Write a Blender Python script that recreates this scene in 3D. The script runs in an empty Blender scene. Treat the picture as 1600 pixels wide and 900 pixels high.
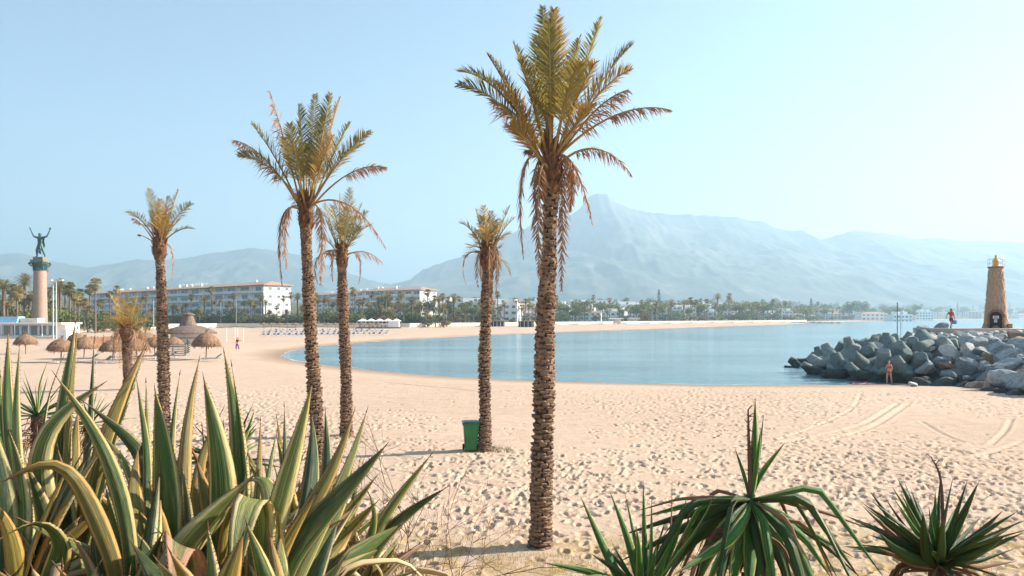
import bpy, math, random
import numpy as np
from mathutils import Vector, Matrix

random.seed(7)
rng = np.random.default_rng(7)
SC = bpy.context.scene
COL = SC.collection
PI = math.pi

# ------------------------------------------------------------------ camera
F = 1150.0            # focal length in pixels of the 1600 px wide photograph
HOR = 496.0           # pixel row of the horizon
CH = 4.4              # camera height above the sand
cam_d = bpy.data.cameras.new("camera")
cam = bpy.data.objects.new("camera", cam_d)
COL.objects.link(cam)
cam.location = (0, 0, CH)
cam.rotation_euler = (PI / 2, 0, 0)
cam_d.sensor_width = 36
cam_d.lens = F / 1600 * 36
cam_d.shift_y = (HOR - 450) / 1600
cam_d.clip_start = 0.1
cam_d.clip_end = 60000
SC.camera = cam

# ------------------------------------------------------------------ light
SUN_AZ, SUN_EL = math.radians(76), math.radians(27)
W = bpy.data.worlds.new("World")
SC.world = W
W.use_nodes = True
nt = W.node_tree
bg = nt.nodes["Background"]
sky = nt.nodes.new("ShaderNodeTexSky")
sky.sky_type = 'NISHITA'
sky.sun_disc = False
sky.sun_elevation = SUN_EL
sky.sun_rotation = SUN_AZ
sky.air_density = 1.0
sky.dust_density = 0.7
sky.ozone_density = 1.6
tint = nt.nodes.new("ShaderNodeMix"); tint.data_type = 'RGBA'; tint.blend_type = 'MULTIPLY'; tint.inputs[0].default_value = 1
tint.inputs[7].default_value = (.75, .82, .835, 1)
nt.links.new(sky.outputs[0], tint.inputs[6]); nt.links.new(tint.outputs[2], bg.inputs[0])
bg.inputs[1].default_value = 0.062
sd_ = bpy.data.lights.new("sun", 'SUN')
sun = bpy.data.objects.new("sun", sd_)
COL.objects.link(sun)
sd_.energy = 5.0
sd_.angle = math.radians(0.5)
sd_.color = (1.0, 0.90, 0.76)
S = Vector((math.cos(SUN_EL) * math.sin(SUN_AZ), math.cos(SUN_EL) * math.cos(SUN_AZ), math.sin(SUN_EL)))
sun.rotation_euler = S.to_track_quat('Z', 'Y').to_euler()
sun.location = (60, 20, 60)
SC.view_settings.view_transform = 'Standard'
SC.view_settings.look = 'None'
SC.view_settings.exposure = 1.87
SC.view_settings.gamma = 1
SC.cycles.max_bounces = 8
SC.cycles.volume_bounces = 1

# haze: one closed box of even pale air round the whole scene
HAZE_DENSITY = 2.6e-4

# ------------------------------------------------------------------ helpers
ORD = 'first second third fourth fifth sixth seventh eighth ninth tenth eleventh twelfth'.split()
def ordn(i):
    return ORD[i] if i < 12 else '%d%s' % (i + 1, {1: 'st', 2: 'nd', 3: 'rd'}.get((i + 1) % 10 if (i + 1) % 100 not in (11, 12, 13) else 0, 'th'))
def tag(o, label=None, cat=None, group=None, kind=None):
    if label: o['label'] = label
    if cat: o['category'] = cat
    if group: o['group'] = group
    if kind: o['kind'] = kind
    return o

def link(o, parent=None):
    COL.objects.link(o)
    if parent: o.parent = parent
    return o

def empty(name, loc=(0, 0, 0), rz=0, **k):
    o = bpy.data.objects.new(name, None)
    o.location = loc
    o.rotation_euler = (0, 0, rz)
    link(o)
    return tag(o, **k)

def copy_tree(o, parent=None):
    c = o.copy()
    for k in ('label', 'group'):
        if parent is None and k in c: pass
    COL.objects.link(c)
    if parent: c.parent = parent
    for ch in KIDS.get(o.name, []):
        copy_tree(ch, c)
    return c
KIDS = {}
def reg(root):
    """remember the children of a prototype (by name) so copies need no searching"""
    for o in bpy.data.objects:
        if o.parent: KIDS.setdefault(o.parent.name, [])
    def rec(p):
        KIDS[p.name] = [o for o in p.children]
        for o in KIDS[p.name]: rec(o)
    rec(root)

class MB:
    def __init__(s):
        s.v = []; s.f = []; s.m = []; s.a = []
    def add(s, vs, fs, mi=0, attr=None):
        b = len(s.v)
        s.v.extend([tuple(p) for p in vs])
        s.f.extend([tuple(i + b for i in f) for f in fs])
        s.m.extend([mi] * len(fs))
        s.a.extend(attr if attr is not None else [(0.0, 0.0)] * len(vs))
    def box(s, cx, cy, cz, sx, sy, sz, mi=0, rz=0, top=1.0):
        vs = []
        c, n = math.cos(rz), math.sin(rz)
        for z, k in ((-.5, 1), (.5, top)):
            for x, y in ((-.5, -.5), (.5, -.5), (.5, .5), (-.5, .5)):
                x, y = x * sx * k, y * sy * k
                vs.append((cx + x * c - y * n, cy + x * n + y * c, cz + z * sz))
        s.add(vs, [(3, 2, 1, 0), (4, 5, 6, 7), (0, 1, 5, 4), (1, 2, 6, 5), (2, 3, 7, 6), (3, 0, 4, 7)], mi)
    def tube(s, pts, rad, n=8, mi=0, caps=True, squash=1.0):
        pts = [Vector(p) for p in pts]
        if not hasattr(rad, '__len__'): rad = [rad] * len(pts)
        vs = []; fs = []
        ref = None
        for i, p in enumerate(pts):
            t = (pts[min(i + 1, len(pts) - 1)] - pts[max(i - 1, 0)]).normalized()
            if ref is None:
                ref = t.cross(Vector((0, 0, 1)))
                if ref.length < .1: ref = Vector((1, 0, 0))
            a = (ref - t * ref.dot(t)).normalized(); ref = a
            b = t.cross(a)
            for k in range(n):
                w = 2 * PI * k / n
                vs.append(p + a * math.cos(w) * rad[i] + b * math.sin(w) * rad[i] * squash)
        for i in range(len(pts) - 1):
            for k in range(n):
                k2 = (k + 1) % n
                fs.append((i * n + k, i * n + k2, (i + 1) * n + k2, (i + 1) * n + k))
        if caps:
            fs.append(tuple(range(n - 1, -1, -1)))
            fs.append(tuple((len(pts) - 1) * n + k for k in range(n)))
        s.add(vs, fs, mi)
    def lathe(s, prof, n=24, cx=0, cy=0, mi=0, jit=0.0):
        pts = []
        vs = []; fs = []
        for r, z in prof:
            for k in range(n):
                w = 2 * PI * k / n
                rr = r * (1 + random.uniform(-jit, jit))
                vs.append((cx + rr * math.cos(w), cy + rr * math.sin(w), z))
        for i in range(len(prof) - 1):
            for k in range(n):
                k2 = (k + 1) % n
                fs.append((i * n + k, i * n + k2, (i + 1) * n + k2, (i + 1) * n + k))
        fs.append(tuple(range(n - 1, -1, -1)))
        fs.append(tuple((len(prof) - 1) * n + k for k in range(n)))
        s.add(vs, fs, mi)
    def mesh(s, name, mats, smooth=False):
        me = bpy.data.meshes.new(name)
        me.from_pydata(s.v, [], s.f)
        if not isinstance(mats, (list, tuple)): mats = [mats]
        for m in mats: me.materials.append(m)
        if len(mats) > 1:
            me.polygons.foreach_set('material_index', s.m)
        if any(a != (0.0, 0.0) for a in s.a[:40]) or any(a != (0.0, 0.0) for a in s.a[-40:]):
            at = me.attributes.new('uvp', 'FLOAT_VECTOR', 'POINT')
            at.data.foreach_set('vector', np.array([(a[0], a[1], 0) for a in s.a], dtype=np.float32).ravel())
        if smooth:
            me.polygons.foreach_set('use_smooth', [True] * len(me.polygons))
        me.update()
        return me
    def build(s, name, mats, parent=None, smooth=False, **k):
        o = bpy.data.objects.new(name, s.mesh(name, mats, smooth))
        link(o, parent)
        return tag(o, **k)

def P(px, py, d):
    """the world point that stands at distance d behind pixel px, py of the photograph"""
    return Vector(((px - 800) / F * d, d, CH - (py - HOR) / F * d))

# ------------------------------------------------------------------ materials
def lin(c):
    return tuple(((x / 12.92) if x <= .04045 else ((x + .055) / 1.055) ** 2.4) for x in c)

class Mat:
    def __init__(s, name):
        s.m = bpy.data.materials.new(name); s.m.use_nodes = True
        s.t = s.m.node_tree; s.n = s.t.nodes; s.b = s.n["Principled BSDF"]
        s.out = s.n["Material Output"]
        s.b.inputs["Roughness"].default_value = .8
        s.b.inputs["Specular IOR Level"].default_value = .3
    def new(s, t, **k):
        n = s.n.new(t)
        for a, v in k.items():
            if hasattr(n, a): setattr(n, a, v)
            else: n.inputs[a.replace('_', ' ')].default_value = v
        return n
    def L(s, a, b): s.t.links.new(a, b)
    def coord(s, kind='Object'):
        return s.new("ShaderNodeTexCoord").outputs[kind]
    def mapping(s, vec, scale):
        m = s.new("ShaderNodeMapping"); m.inputs['Scale'].default_value = scale
        s.L(vec, m.inputs[0]); return m.outputs[0]
    def noise(s, vec, scale, detail=4, rough=.6, dist=0):
        n = s.new("ShaderNodeTexNoise")
        n.inputs['Scale'].default_value = scale; n.inputs['Detail'].default_value = detail
        n.inputs['Roughness'].default_value = rough; n.inputs['Distortion'].default_value = dist
        if vec: s.L(vec, n.inputs['Vector'])
        return n.outputs['Fac']
    def ramp(s, fac, stops):
        r = s.new("ShaderNodeValToRGB")
        e = r.color_ramp.elements
        while len(e) < len(stops): e.new(.5)
        for i, (p, c) in enumerate(stops):
            e[i].position = p; e[i].color = (*c, 1) if len(c) == 3 else c
        s.L(fac, r.inputs[0]); return r.outputs[0]
    def mix(s, fac, a, b, mode='MIX'):
        m = s.new("ShaderNodeMix"); m.data_type = 'RGBA'; m.blend_type = mode
        for i, v in ((0, fac), (6, a), (7, b)):
            if isinstance(v, (int, float)): m.inputs[i].default_value = v
            elif isinstance(v, tuple): m.inputs[i].default_value = (*v, 1)
            else: s.L(v, m.inputs[i])
        return m.outputs[2]
    def math(s, op, a, b=0.0, clamp=False):
        m = s.new("ShaderNodeMath"); m.operation = op; m.use_clamp = clamp
        for i, v in ((0, a), (1, b)):
            if isinstance(v, (int, float)): m.inputs[i].default_value = v
            else: s.L(v, m.inputs[i])
        return m.outputs[0]
    def attr(s, name):
        a = s.new("ShaderNodeAttribute"); a.attribute_name = name; return a
    def rand(s):
        return s.new("ShaderNodeObjectInfo").outputs['Random']
    def bump(s, h, strength=.5, dist=.02):
        b = s.new("ShaderNodeBump"); b.inputs['Strength'].default_value = strength; b.inputs['Distance'].default_value = dist
        s.L(h, b.inputs['Height']); s.L(b.outputs[0], s.b.inputs['Normal']); return b
    def color(s, c):
        if isinstance(c, tuple): s.b.inputs['Base Color'].default_value = (*c, 1)
        else: s.L(c, s.b.inputs['Base Color'])
    def translucent(s, c, fac):
        t = s.new("ShaderNodeBsdfTranslucent")
        if isinstance(c, tuple): t.inputs[0].default_value = (*c, 1)
        else: s.L(c, t.inputs[0])
        m = s.new("ShaderNodeMixShader"); m.inputs[0].default_value = fac
        s.L(s.b.outputs[0], m.inputs[1]); s.L(t.outputs[0], m.inputs[2]); s.L(m.outputs[0], s.out.inputs[0])

def simple(name, c, c2=None, scale=3, rough=.8, bump=0, bdist=.01, detail=5, metal=0, spec=.3):
    m = Mat(name)
    v = m.coord()
    c2 = c2 or tuple(x * .75 for x in c)
    n = m.noise(v, scale, detail)
    m.color(m.ramp(n, [(.3, c2), (.7, c)]))
    m.b.inputs['Roughness'].default_value = rough
    m.b.inputs['Metallic'].default_value = metal
    m.b.inputs['Specular IOR Level'].default_value = spec
    if bump:
        m.bump(m.noise(v, scale * 4, 6), bump, bdist)
    return m.m

M = {}
def mat_sand():
    m = Mat("sand")
    v = m.coord('Object')
    big = m.noise(v, .06, 4)
    med = m.noise(v, 1.6, 6, .7)
    fine = m.noise(v, 45, 4, .7)
    c = m.ramp(big, [(.3, (.57, .42, .31)), (.7, (.66, .495, .38))])
    c = m.mix(m.ramp(med, [(.35, (.0, .0, .0)), (.75, (.55, .55, .55))]), c, (.40, .265, .175))
    c = m.mix(m.ramp(fine, [(.30, (.5, .5, .5)), (.55, (0, 0, 0))]), c, (.27, .175, .11))
    zone = m.attr('zone')   # x land, y wet, z dry grass litter
    sep = m.new("ShaderNodeSeparateXYZ"); m.L(zone.outputs['Vector'], sep.inputs[0])
    wet = m.math('MULTIPLY', sep.outputs[1], .9)
    c = m.mix(wet, c, (.25, .16, .10))
    gn = m.math('MULTIPLY', m.ramp(m.noise(v, 2.2, 6, .75), [(.40, (0, 0, 0)), (.62, (1, 1, 1))]), sep.outputs[2])
    c = m.mix(m.math('MULTIPLY', gn, .85), c, (.33, .225, .07))
    lnd = m.ramp(m.noise(v, .05, 6), [(.35, (.05, .065, .03)), (.6, (.16, .15, .08))])
    c = m.mix(sep.outputs[0], c, lnd)
    m.color(c)
    m.b.inputs['Roughness'].default_value = .95
    m.b.inputs['Specular IOR Level'].default_value = .1
    h = m.math('ADD', m.math('MULTIPLY', m.noise(v, 5, 6, .75), 1.0), m.math('MULTIPLY', fine, .15))
    m.bump(h, .7, .06)
    return m.m

def mat_water():
    m = Mat("water")
    v = m.coord('Object')
    a = m.noise(m.mapping(v, (.35, 1.2, 1)), 1.0, 4, .55, .6)
    b = m.noise(m.mapping(v, (1.6, 4.5, 1)), 1.0, 3, .5)
    c = m.noise(m.mapping(v, (.03, .08, 1)), 1.0, 3, .5)
    m.color(m.ramp(c, [(.38, (.10, .20, .23)), (.62, (.19, .32, .35))]))
    m.b.inputs['Roughness'].default_value = .13
    m.b.inputs['IOR'].default_value = 1.33
    m.b.inputs['Specular IOR Level'].default_value = .6
    d_ = m.noise(m.mapping(v, (.07, .42, 1)), 1.0, 3, .6, .8)
    h = m.math('ADD', m.math('ADD', m.math('MULTIPLY', a, .7), m.math('MULTIPLY', b, .25)), m.math('MULTIPLY', d_, 1.6))
    m.bump(h, .6, .25)
    return m.m

def mat_agave(name, green, cream, dry, edge=.62, dryamt=.0):
    """variegated blade: green middle, cream margins with thin stripes, sun-scorched tips"""
    m = Mat(name)
    at = m.attr('uvp'); sep = m.new("ShaderNodeSeparateXYZ"); m.L(at.outputs['Vector'], sep.inputs[0])
    u, v = sep.outputs[0], sep.outputs[1]
    rnd = m.rand()
    au = m.math('ABSOLUTE', u)
    comb = m.new("ShaderNodeCombineXYZ"); m.L(u, comb.inputs[0]); m.L(v, comb.inputs[1]); m.L(m.math('MULTIPLY', rnd, 40), comb.inputs[2])
    wob = m.noise(m.mapping(comb.outputs[0], (6, 1.2, 1)), 1, 3)
    st = m.noise(m.mapping(comb.outputs[0], (9, .25, 1)), 1.6, 3, .6)
    e = m.math('ADD', au, m.math('MULTIPLY', m.math('SUBTRACT', wob, .5), .28))
    e = m.math('ADD', e, m.math('MULTIPLY', m.math('SUBTRACT', rnd, .5), .25))
    edgef = m.ramp(e, [(edge - .03, (0, 0, 0)), (edge + .03, (1, 1, 1))])
    gcol = m.ramp(st, [(.3, tuple(x * .5 for x in green)), (.5, green), (.66, tuple(x * 2.1 for x in green))])
    stripe = m.ramp(st, [(.62, (0, 0, 0)), (.67, (.4, .4, .4))])
    gcol = m.mix(stripe, gcol, cream)
    ccol = m.ramp(m.noise(m.mapping(comb.outputs[0], (4, 2.2, 1)), 1.5, 5, .7), [(.3, tuple(x * .62 for x in cream)), (.6, cream)])
    c = m.mix(edgef, gcol, ccol)
    vd = m.math('ADD', v, m.math('MULTIPLY', m.math('SUBTRACT', wob, .5), .5))
    tip = m.ramp(vd, [(.90 - dryamt, (0, 0, 0)), (1.0, (1, 1, 1))])
    c = m.mix(m.math('MULTIPLY', tip, .85), c, dry)
    spot = m.ramp(m.noise(m.mapping(comb.outputs[0], (5, 9, 1)), 3.5, 6, .85), [(.56, (0, 0, 0)), (.66, (.8, .8, .8))])
    c = m.mix(spot, c, tuple(x * .6 for x in dry))
    big = m.noise(m.mapping(comb.outputs[0], (1.5, 3, 1)), 1.6, 5, .7)
    c = m.mix(m.ramp(big, [(.5, (0, 0, 0)), (.78, (.6, .6, .6))]), c, tuple(x * .75 for x in cream))
    c = m.mix(m.ramp(m.noise(m.mapping(comb.outputs[0], (3, 5, 1)), 3, 6, .8), [(.3, (.55, .55, .55)), (.5, (0, 0, 0))]), c, (.035, .045, .015))
    hard = m.ramp(au, [(.965, (0, 0, 0)), (.985, (1, 1, 1))])
    c = m.mix(m.math('MULTIPLY', hard, .6), c, (.16, .07, .03))
    m.color(c)
    m.b.inputs['Roughness'].default_value = .42
    m.b.inputs['Specular IOR Level'].default_value = .45
    m.bump(m.noise(m.mapping(comb.outputs[0], (12, 3, 1)), 2, 6, .7), .6, .012)
    m.translucent(m.mix(.25, c, (.55, .60, .08)), .28)
    return m.m

def mat_leafblade(name, c1, c2, tr, fac=.4, rough=.5):
    m = Mat(name)
    rnd = m.rand()
    v = m.coord()
    n = m.noise(v, 2.5, 3)
    f = m.math('ADD', m.math('MULTIPLY', rnd, .6), m.math('MULTIPLY', n, .5))
    c = m.ramp(f, [(.25, c1), (.8, c2)])
    m.color(c)
    m.b.inputs['Roughness'].default_value = rough
    m.translucent(m.mix(.5, c, tr), fac)
    return m.m

def mat_stone(name, cols, scale=1.2, bump=.7, bd=.06, wetline=False):
    m = Mat(name)
    v = m.coord(); r = m.rand()
    off = m.new("ShaderNodeVectorMath"); off.operation = 'ADD'
    cb = m.new("ShaderNodeCombineXYZ"); m.L(m.math('MULTIPLY', r, 50), cb.inputs[0]); m.L(v, off.inputs[0]); m.L(cb.outputs[0], off.inputs[1])
    v = off.outputs[0]
    n = m.noise(v, scale, 7, .65)
    f = m.math('ADD', m.math('MULTIPLY', n, .55), m.math('MULTIPLY', r, .5))
    k = len(cols)
    c = m.ramp(f, [(.22 + .56 * i / (k - 1), c) for i, c in enumerate(cols)])
    c = m.mix(m.ramp(m.noise(v, scale * 6, 5, .8), [(.35, (.45, .45, .45)), (.6, (0, 0, 0))]), c, tuple(x * .35 for x in cols[0]))
    if wetline:      # dark band of weed and wet up to the tide mark
        g_ = m.new("ShaderNodeNewGeometry"); sx = m.new("ShaderNodeSeparateXYZ"); m.L(g_.outputs['Position'], sx.inputs[0])
        zz = m.math('ADD', sx.outputs[2], m.math('MULTIPLY', m.noise(g_.outputs['Position'], 1.5, 3), -.5))
        c = m.mix(m.ramp(zz, [(.0, (.85, .85, .85)), (.22, (0, 0, 0))]), c, (.018, .022, .016))
        st_ = m.noise(m.mapping(g_.outputs['Position'], (2.2, 2.2, .5)), 1.0, 6, .75)
        c = m.mix(m.ramp(st_, [(.52, (0, 0, 0)), (.68, (.6, .6, .6))]), c, tuple(x * .5 for x in cols[0]))
    m.color(c); m.b.inputs['Roughness'].default_value = .9
    m.bump(m.noise(v, scale * 2.5, 8, .7), bump, bd)
    return m.m

M['sand'] = mat_sand()
M['water'] = mat_water()
M['foam'] = simple('sea_foam', (.72, .74, .74), (.55, .60, .62), 3, .8)
M['agave'] = mat_agave("agave_leaf", (.065, .13, .016), (.74, .56, .22), (.34, .17, .07), .72)
M['agave_pale'] = mat_agave("agave_leaf_pale", (.17, .20, .045), (.76, .62, .28), (.40, .20, .08), .60, .03)
M['agave_gold'] = mat_agave("agave_leaf_gold", (.21, .17, .03), (.72, .44, .13), (.34, .14, .05), .60, .06)
M['agave_dark'] = mat_agave("agave_leaf_dark", (.030, .068, .014), (.55, .46, .20), (.20, .10, .05), .78)
M['agave_scorched'] = mat_agave("agave_leaf_scorched", (.13, .20, .07), (.74, .44, .30), (.50, .22, .12), .40, .25)
M['strap'] = mat_agave("yucca_leaf_striped", (.04, .18, .025), (.55, .60, .18), (.22, .05, .02), .74, .03)
M['strap_dark'] = mat_agave("yucca_leaf_dark", (.040, .095, .02), (.14, .16, .04), (.13, .03, .015), .90, .05)
M['strap_dead'] = mat_leafblade("dead_strap", (.14, .07, .035), (.33, .19, .10), (.4, .2, .08), .15, .8)
M['agave_dead'] = mat_leafblade('agave_dead_leaf', (.34, .22, .12), (.62, .46, .27), (.6, .4, .2), .15, .85)
M['spike'] = simple("leaf_thorn", (.12, .05, .025), rough=.6)
M['frond'] = mat_leafblade("palm_frond_olive", (.085, .095, .025), (.24, .19, .05), (.52, .42, .12), .38)
M['frond_gold'] = mat_leafblade("palm_frond_gold", (.16, .125, .03), (.42, .27, .085), (.80, .50, .15), .40)
M['frond_dead'] = mat_leafblade("palm_frond_dead", (.20, .10, .055), (.42, .24, .14), (.5, .28, .15), .22, .85)
M['rachis'] = simple("palm_frond_stem", (.40, .27, .09), (.22, .13, .05), 2, .6)
M['bark'] = simple("palm_trunk_bark", (.38, .25, .165), (.075, .045, .03), 5, .95, .8, .02, 7)
M['bark_core'] = simple("palm_trunk_core", (.09, .055, .035), (.03, .018, .012), 8, .95, .8, .02)
M['fibre'] = simple("palm_fibre", (.26, .13, .07), (.07, .035, .02), 9, .95, .8, .02)
M['bark_far'] = simple("far_trunk", (.25, .18, .12), (.10, .07, .05), 1, .95)
M['fan'] = mat_leafblade("fan_palm_leaves", (.085, .10, .03), (.30, .235, .08), (.55, .42, .14), .32, .6)
M['thatch_skirt'] = mat_leafblade("fan_palm_skirt", (.22, .14, .07), (.36, .24, .12), (.4, .25, .1), .15, .9)
M['bush'] = mat_leafblade("shrub_leaves", (.06, .095, .022), (.17, .19, .05), (.30, .34, .08), .3, .6)
M['bush_rust'] = mat_leafblade("shrub_leaves_rusty", (.14, .075, .03), (.20, .14, .05), (.3, .2, .05), .2, .7)
M['tree_dark'] = mat_leafblade("tree_leaves", (.035, .06, .022), (.10, .125, .045), (.2, .25, .07), .25, .7)
M['drygrass'] = mat_leafblade("dry_grass", (.20, .16, .04), (.50, .34, .13), (.5, .4, .15), .3, .8)
M['twig'] = simple("twig", (.17, .09, .06), (.08, .04, .03), 4, .9)
M['concrete'] = mat_stone("tetrapod_concrete", [(.11, .155, .15), (.19, .235, .225), (.30, .33, .305)], .5, .35, .05, True)
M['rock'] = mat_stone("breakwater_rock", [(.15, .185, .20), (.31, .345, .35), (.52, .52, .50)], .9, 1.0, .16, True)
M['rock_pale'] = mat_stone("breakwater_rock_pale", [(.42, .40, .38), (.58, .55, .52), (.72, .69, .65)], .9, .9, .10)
M['rock_tan'] = mat_stone("breakwater_rock_tan", [(.22, .14, .09), (.36, .25, .17), (.45, .33, .24)], .9, .9, .10)
M['path'] = simple("jetty_paving", (.55, .45, .36), (.42, .34, .28), 1, .9)
M['tower'] = mat_stone("lighthouse_stone", [(.20, .10, .055), (.42, .24, .14), (.58, .38, .25)], 3.2, .8, .03)
M['mortar'] = simple("lighthouse_mortar", (.42, .28, .19), (.28, .18, .12), 6, .95, .6)
M['orange'] = simple("lantern_orange", (.85, .42, .04), (.75, .34, .03), 3, .45)
M['metal'] = simple("pale_metal", (.55, .56, .57), (.45, .46, .47), 3, .4, metal=.3)
M['dark'] = simple("dark_wood", (.045, .025, .02), (.03, .018, .014), 3, .7)
M['white'] = simple("white_paint", (.80, .79, .76), (.72, .71, .69), 2, .7)
M['wall'] = simple("white_render", (.84, .82, .79), (.77, .76, .73), .3, .85)
M['wall_cream'] = simple("cream_render", (.72, .62, .50), (.63, .54, .44), .3, .85)
M['wall_pink'] = simple("pink_render", (.62, .42, .32), (.55, .37, .28), .3, .85)
M['tile'] = simple("terracotta_tiles", (.52, .33, .23), (.38, .22, .15), 1.2, .85, .5, .05)
M['balcony'] = simple("balcony_glass", (.55, .70, .72), (.46, .62, .66), .2, .25, spec=.6)
M['glass'] = simple("window_glass", (.16, .25, .29), (.09, .15, .18), .3, .12, spec=.6)
M['granite'] = simple("pink_granite_column", (.40, .265, .20), (.31, .20, .15), 2, .6)
M['bronze'] = simple("green_bronze", (.075, .17, .155), (.025, .06, .055), 1.2, .45, .4, .05, metal=.25)
M['gilt'] = simple("stone_capital", (.30, .26, .18), (.13, .12, .09), 2, .8, .6, .1)
M['thatch'] = simple("palm_thatch", (.33, .20, .12), (.15, .085, .05), 5, .95, .9, .05, 7)
M['thatch_dark'] = simple("old_thatch", (.25, .18, .14), (.12, .085, .07), 3, .95, .9, .05)
M['pole'] = simple("timber_pole", (.28, .18, .11), (.18, .11, .07), 3, .9)
M['blue'] = simple("blue_canvas", (.10, .27, .60), (.08, .22, .50), 2, .7)
M['blue_pale'] = simple("pale_blue_awning", (.35, .60, .78), (.30, .52, .70), 1, .6)
M['bin'] = simple("green_plastic", (.018, .20, .06), (.014, .15, .045), 3, .35, spec=.5)
M['bin_dark'] = simple("dark_green_plastic", (.012, .085, .045), (.01, .07, .035), 3, .35, spec=.5)
M['rubber'] = simple("black_rubber", (.02, .02, .02), rough=.8)
M['skin'] = simple("skin", (.62, .33, .21), (.55, .28, .18), 5, .55)
M['skin_tan'] = simple("tanned_skin", (.42, .19, .11), (.36, .16, .09), 5, .55)
M['hair'] = simple("brown_hair", (.06, .035, .02), (.03, .02, .012), 9, .6)
M['hair_fair'] = simple("fair_hair", (.42, .25, .11), (.30, .17, .07), 9, .6)
M['red'] = simple("red_cloth", (.60, .07, .045), (.48, .05, .035), 4, .8)
M['coral'] = simple("coral_cloth", (.62, .05, .03), (.5, .04, .03), 4, .8)
M['maroon'] = simple("maroon_cloth", (.20, .03, .045), (.15, .02, .035), 4, .8)
M['purple'] = simple("purple_cloth", (.25, .12, .28), (.19, .09, .22), 4, .8)
M['lilac'] = simple("lilac_cloth", (.50, .26, .62), (.42, .2, .55), 4, .8)
M['pink'] = simple("pink_towel", (.85, .32, .38), (.75, .25, .30), 4, .9)
M['greycloth'] = simple("grey_green_canvas", (.14, .19, .18), (.09, .12, .115), 4, .8)
M['reed'] = simple("reed_screen", (.45, .24, .15), (.28, .14, .09), 6, .9)

def mat_hill():
    m = Mat("mountain_slope")
    v = m.coord()
    n = m.noise(v, .006, 9, .72)
    n2 = m.noise(v, .0016, 6, .6)
    c = m.ramp(n, [(.38, (.04, .06, .045)), (.54, (.06, .08, .06)), (.68, (.20, .19, .17))])
    c = m.mix(m.ramp(n2, [(.50, (0, 0, 0)), (.62, (.35, .35, .35))]), c, (.22, .20, .17))
    m.color(c); m.b.inputs['Roughness'].default_value = .95
    return m.m
M['hill'] = mat_hill()

# ------------------------------------------------------------------ ground
def G(px, py, z):          # ground point at height z seen at that pixel
    d = F * (CH - z) / (py - HOR)
    return ((px - 800) / F * d, d)
WZ = -0.35
shore_px = [(1460, 598), (1380, 600), (1250, 601), (1100, 601), (960, 598), (820, 594), (700, 588), (600, 580), (520, 571), (460, 563),
            (438, 556), (450, 549), (500, 541), (560, 536), (620, 531), (700, 527), (800, 522), (900, 518), (1000, 515), (1100, 511.5),
            (1200, 508), (1260, 505.5), (1320, 503), (1400, 501), (1500, 499.6), (1600, 498.8)]
shore = [(3000, -700), (500, -60), (100, 42)] + [G(a, b, WZ) for a, b in shore_px] + [(3000, 2700), (12000, 5200), (12000, -700)]
back_px = [(-400, 532), (0, 524), (100, 520), (170, 514), (340, 511.3), (500, 511.2), (640, 511), (760, 509), (900, 506.8), (1050, 505),
           (1200, 503.4), (1260, 502.6), (1320, 501), (1400, 499.5), (1500, 498.8), (1600, 498.3)]
back = [(-9500, -300), (-400, 60)] + [G(a, b, .3) for a, b in back_px] + [(3100, 2950), (9500, 5400), (9500, 12000), (-9500, 12000)]
foot = [(24.5, 66), (23.3, 60.5), (24.2, 55), (27.3, 52.2), (29.6, 49), (28.6, 44.6), (28.2, 40.5), (30, 35), (40, 30), (75, 30), (95, 60),
        (90, 84), (60, 80), (40, 78), (29, 74)]

def seg_dist(x, y, pts, closed=True):
    d = np.full(x.shape, 1e12)
    n = len(pts)
    for i in range(n if closed else n - 1):
        ax, ay = pts[i]; bx, by = pts[(i + 1) % n]
        dx, dy = bx - ax, by - ay
        t = np.clip(((x - ax) * dx + (y - ay) * dy) / (dx * dx + dy * dy + 1e-9), 0, 1)
        d = np.minimum(d, (x - ax - t * dx) ** 2 + (y - ay - t * dy) ** 2)
    return np.sqrt(d)
def inside(x, y, pts):
    c = np.zeros(x.shape, bool)
    n = len(pts)
    for i in range(n):
        ax, ay = pts[i]; bx, by = pts[(i + 1) % n]
        if ay == by: continue
        c ^= ((ay > y) != (by > y)) & (x < (bx - ax) * (y - ay) / (by - ay) + ax)
    return c
def smooth(a, b, x):
    t = np.clip((x - a) / (b - a), 0, 1); return t * t * (3 - 2 * t)
def vnoise(x, y, seed=0):
    """cheap smooth value noise for numpy arrays"""
    xi = np.floor(x).astype(np.int64); yi = np.floor(y).astype(np.int64)
    fx = x - xi; fy = y - yi
    fx = fx * fx * (3 - 2 * fx); fy = fy * fy * (3 - 2 * fy)
    def h(a, b):
        n = (a * 374761393 + b * 668265263 + seed * 1442695041) & 0x7fffffff
        n = (n ^ (n >> 13)) * 1274126177 & 0x7fffffff
        return ((n ^ (n >> 16)) & 0xffff) / 65535.0
    return (h(xi, yi) * (1 - fx) * (1 - fy) + h(xi + 1, yi) * fx * (1 - fy) + h(xi, yi + 1) * (1 - fx) * fy + h(xi + 1, yi + 1) * fx * fy)
def fbm(x, y, o=4, seed=0):
    s = 0; a = .5
    for i in range(o):
        s = s + a * (vnoise(x, y, seed + i) - .5); x = x * 2.03 + 11; y = y * 2.03 + 7; a *= .5
    return s

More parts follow.
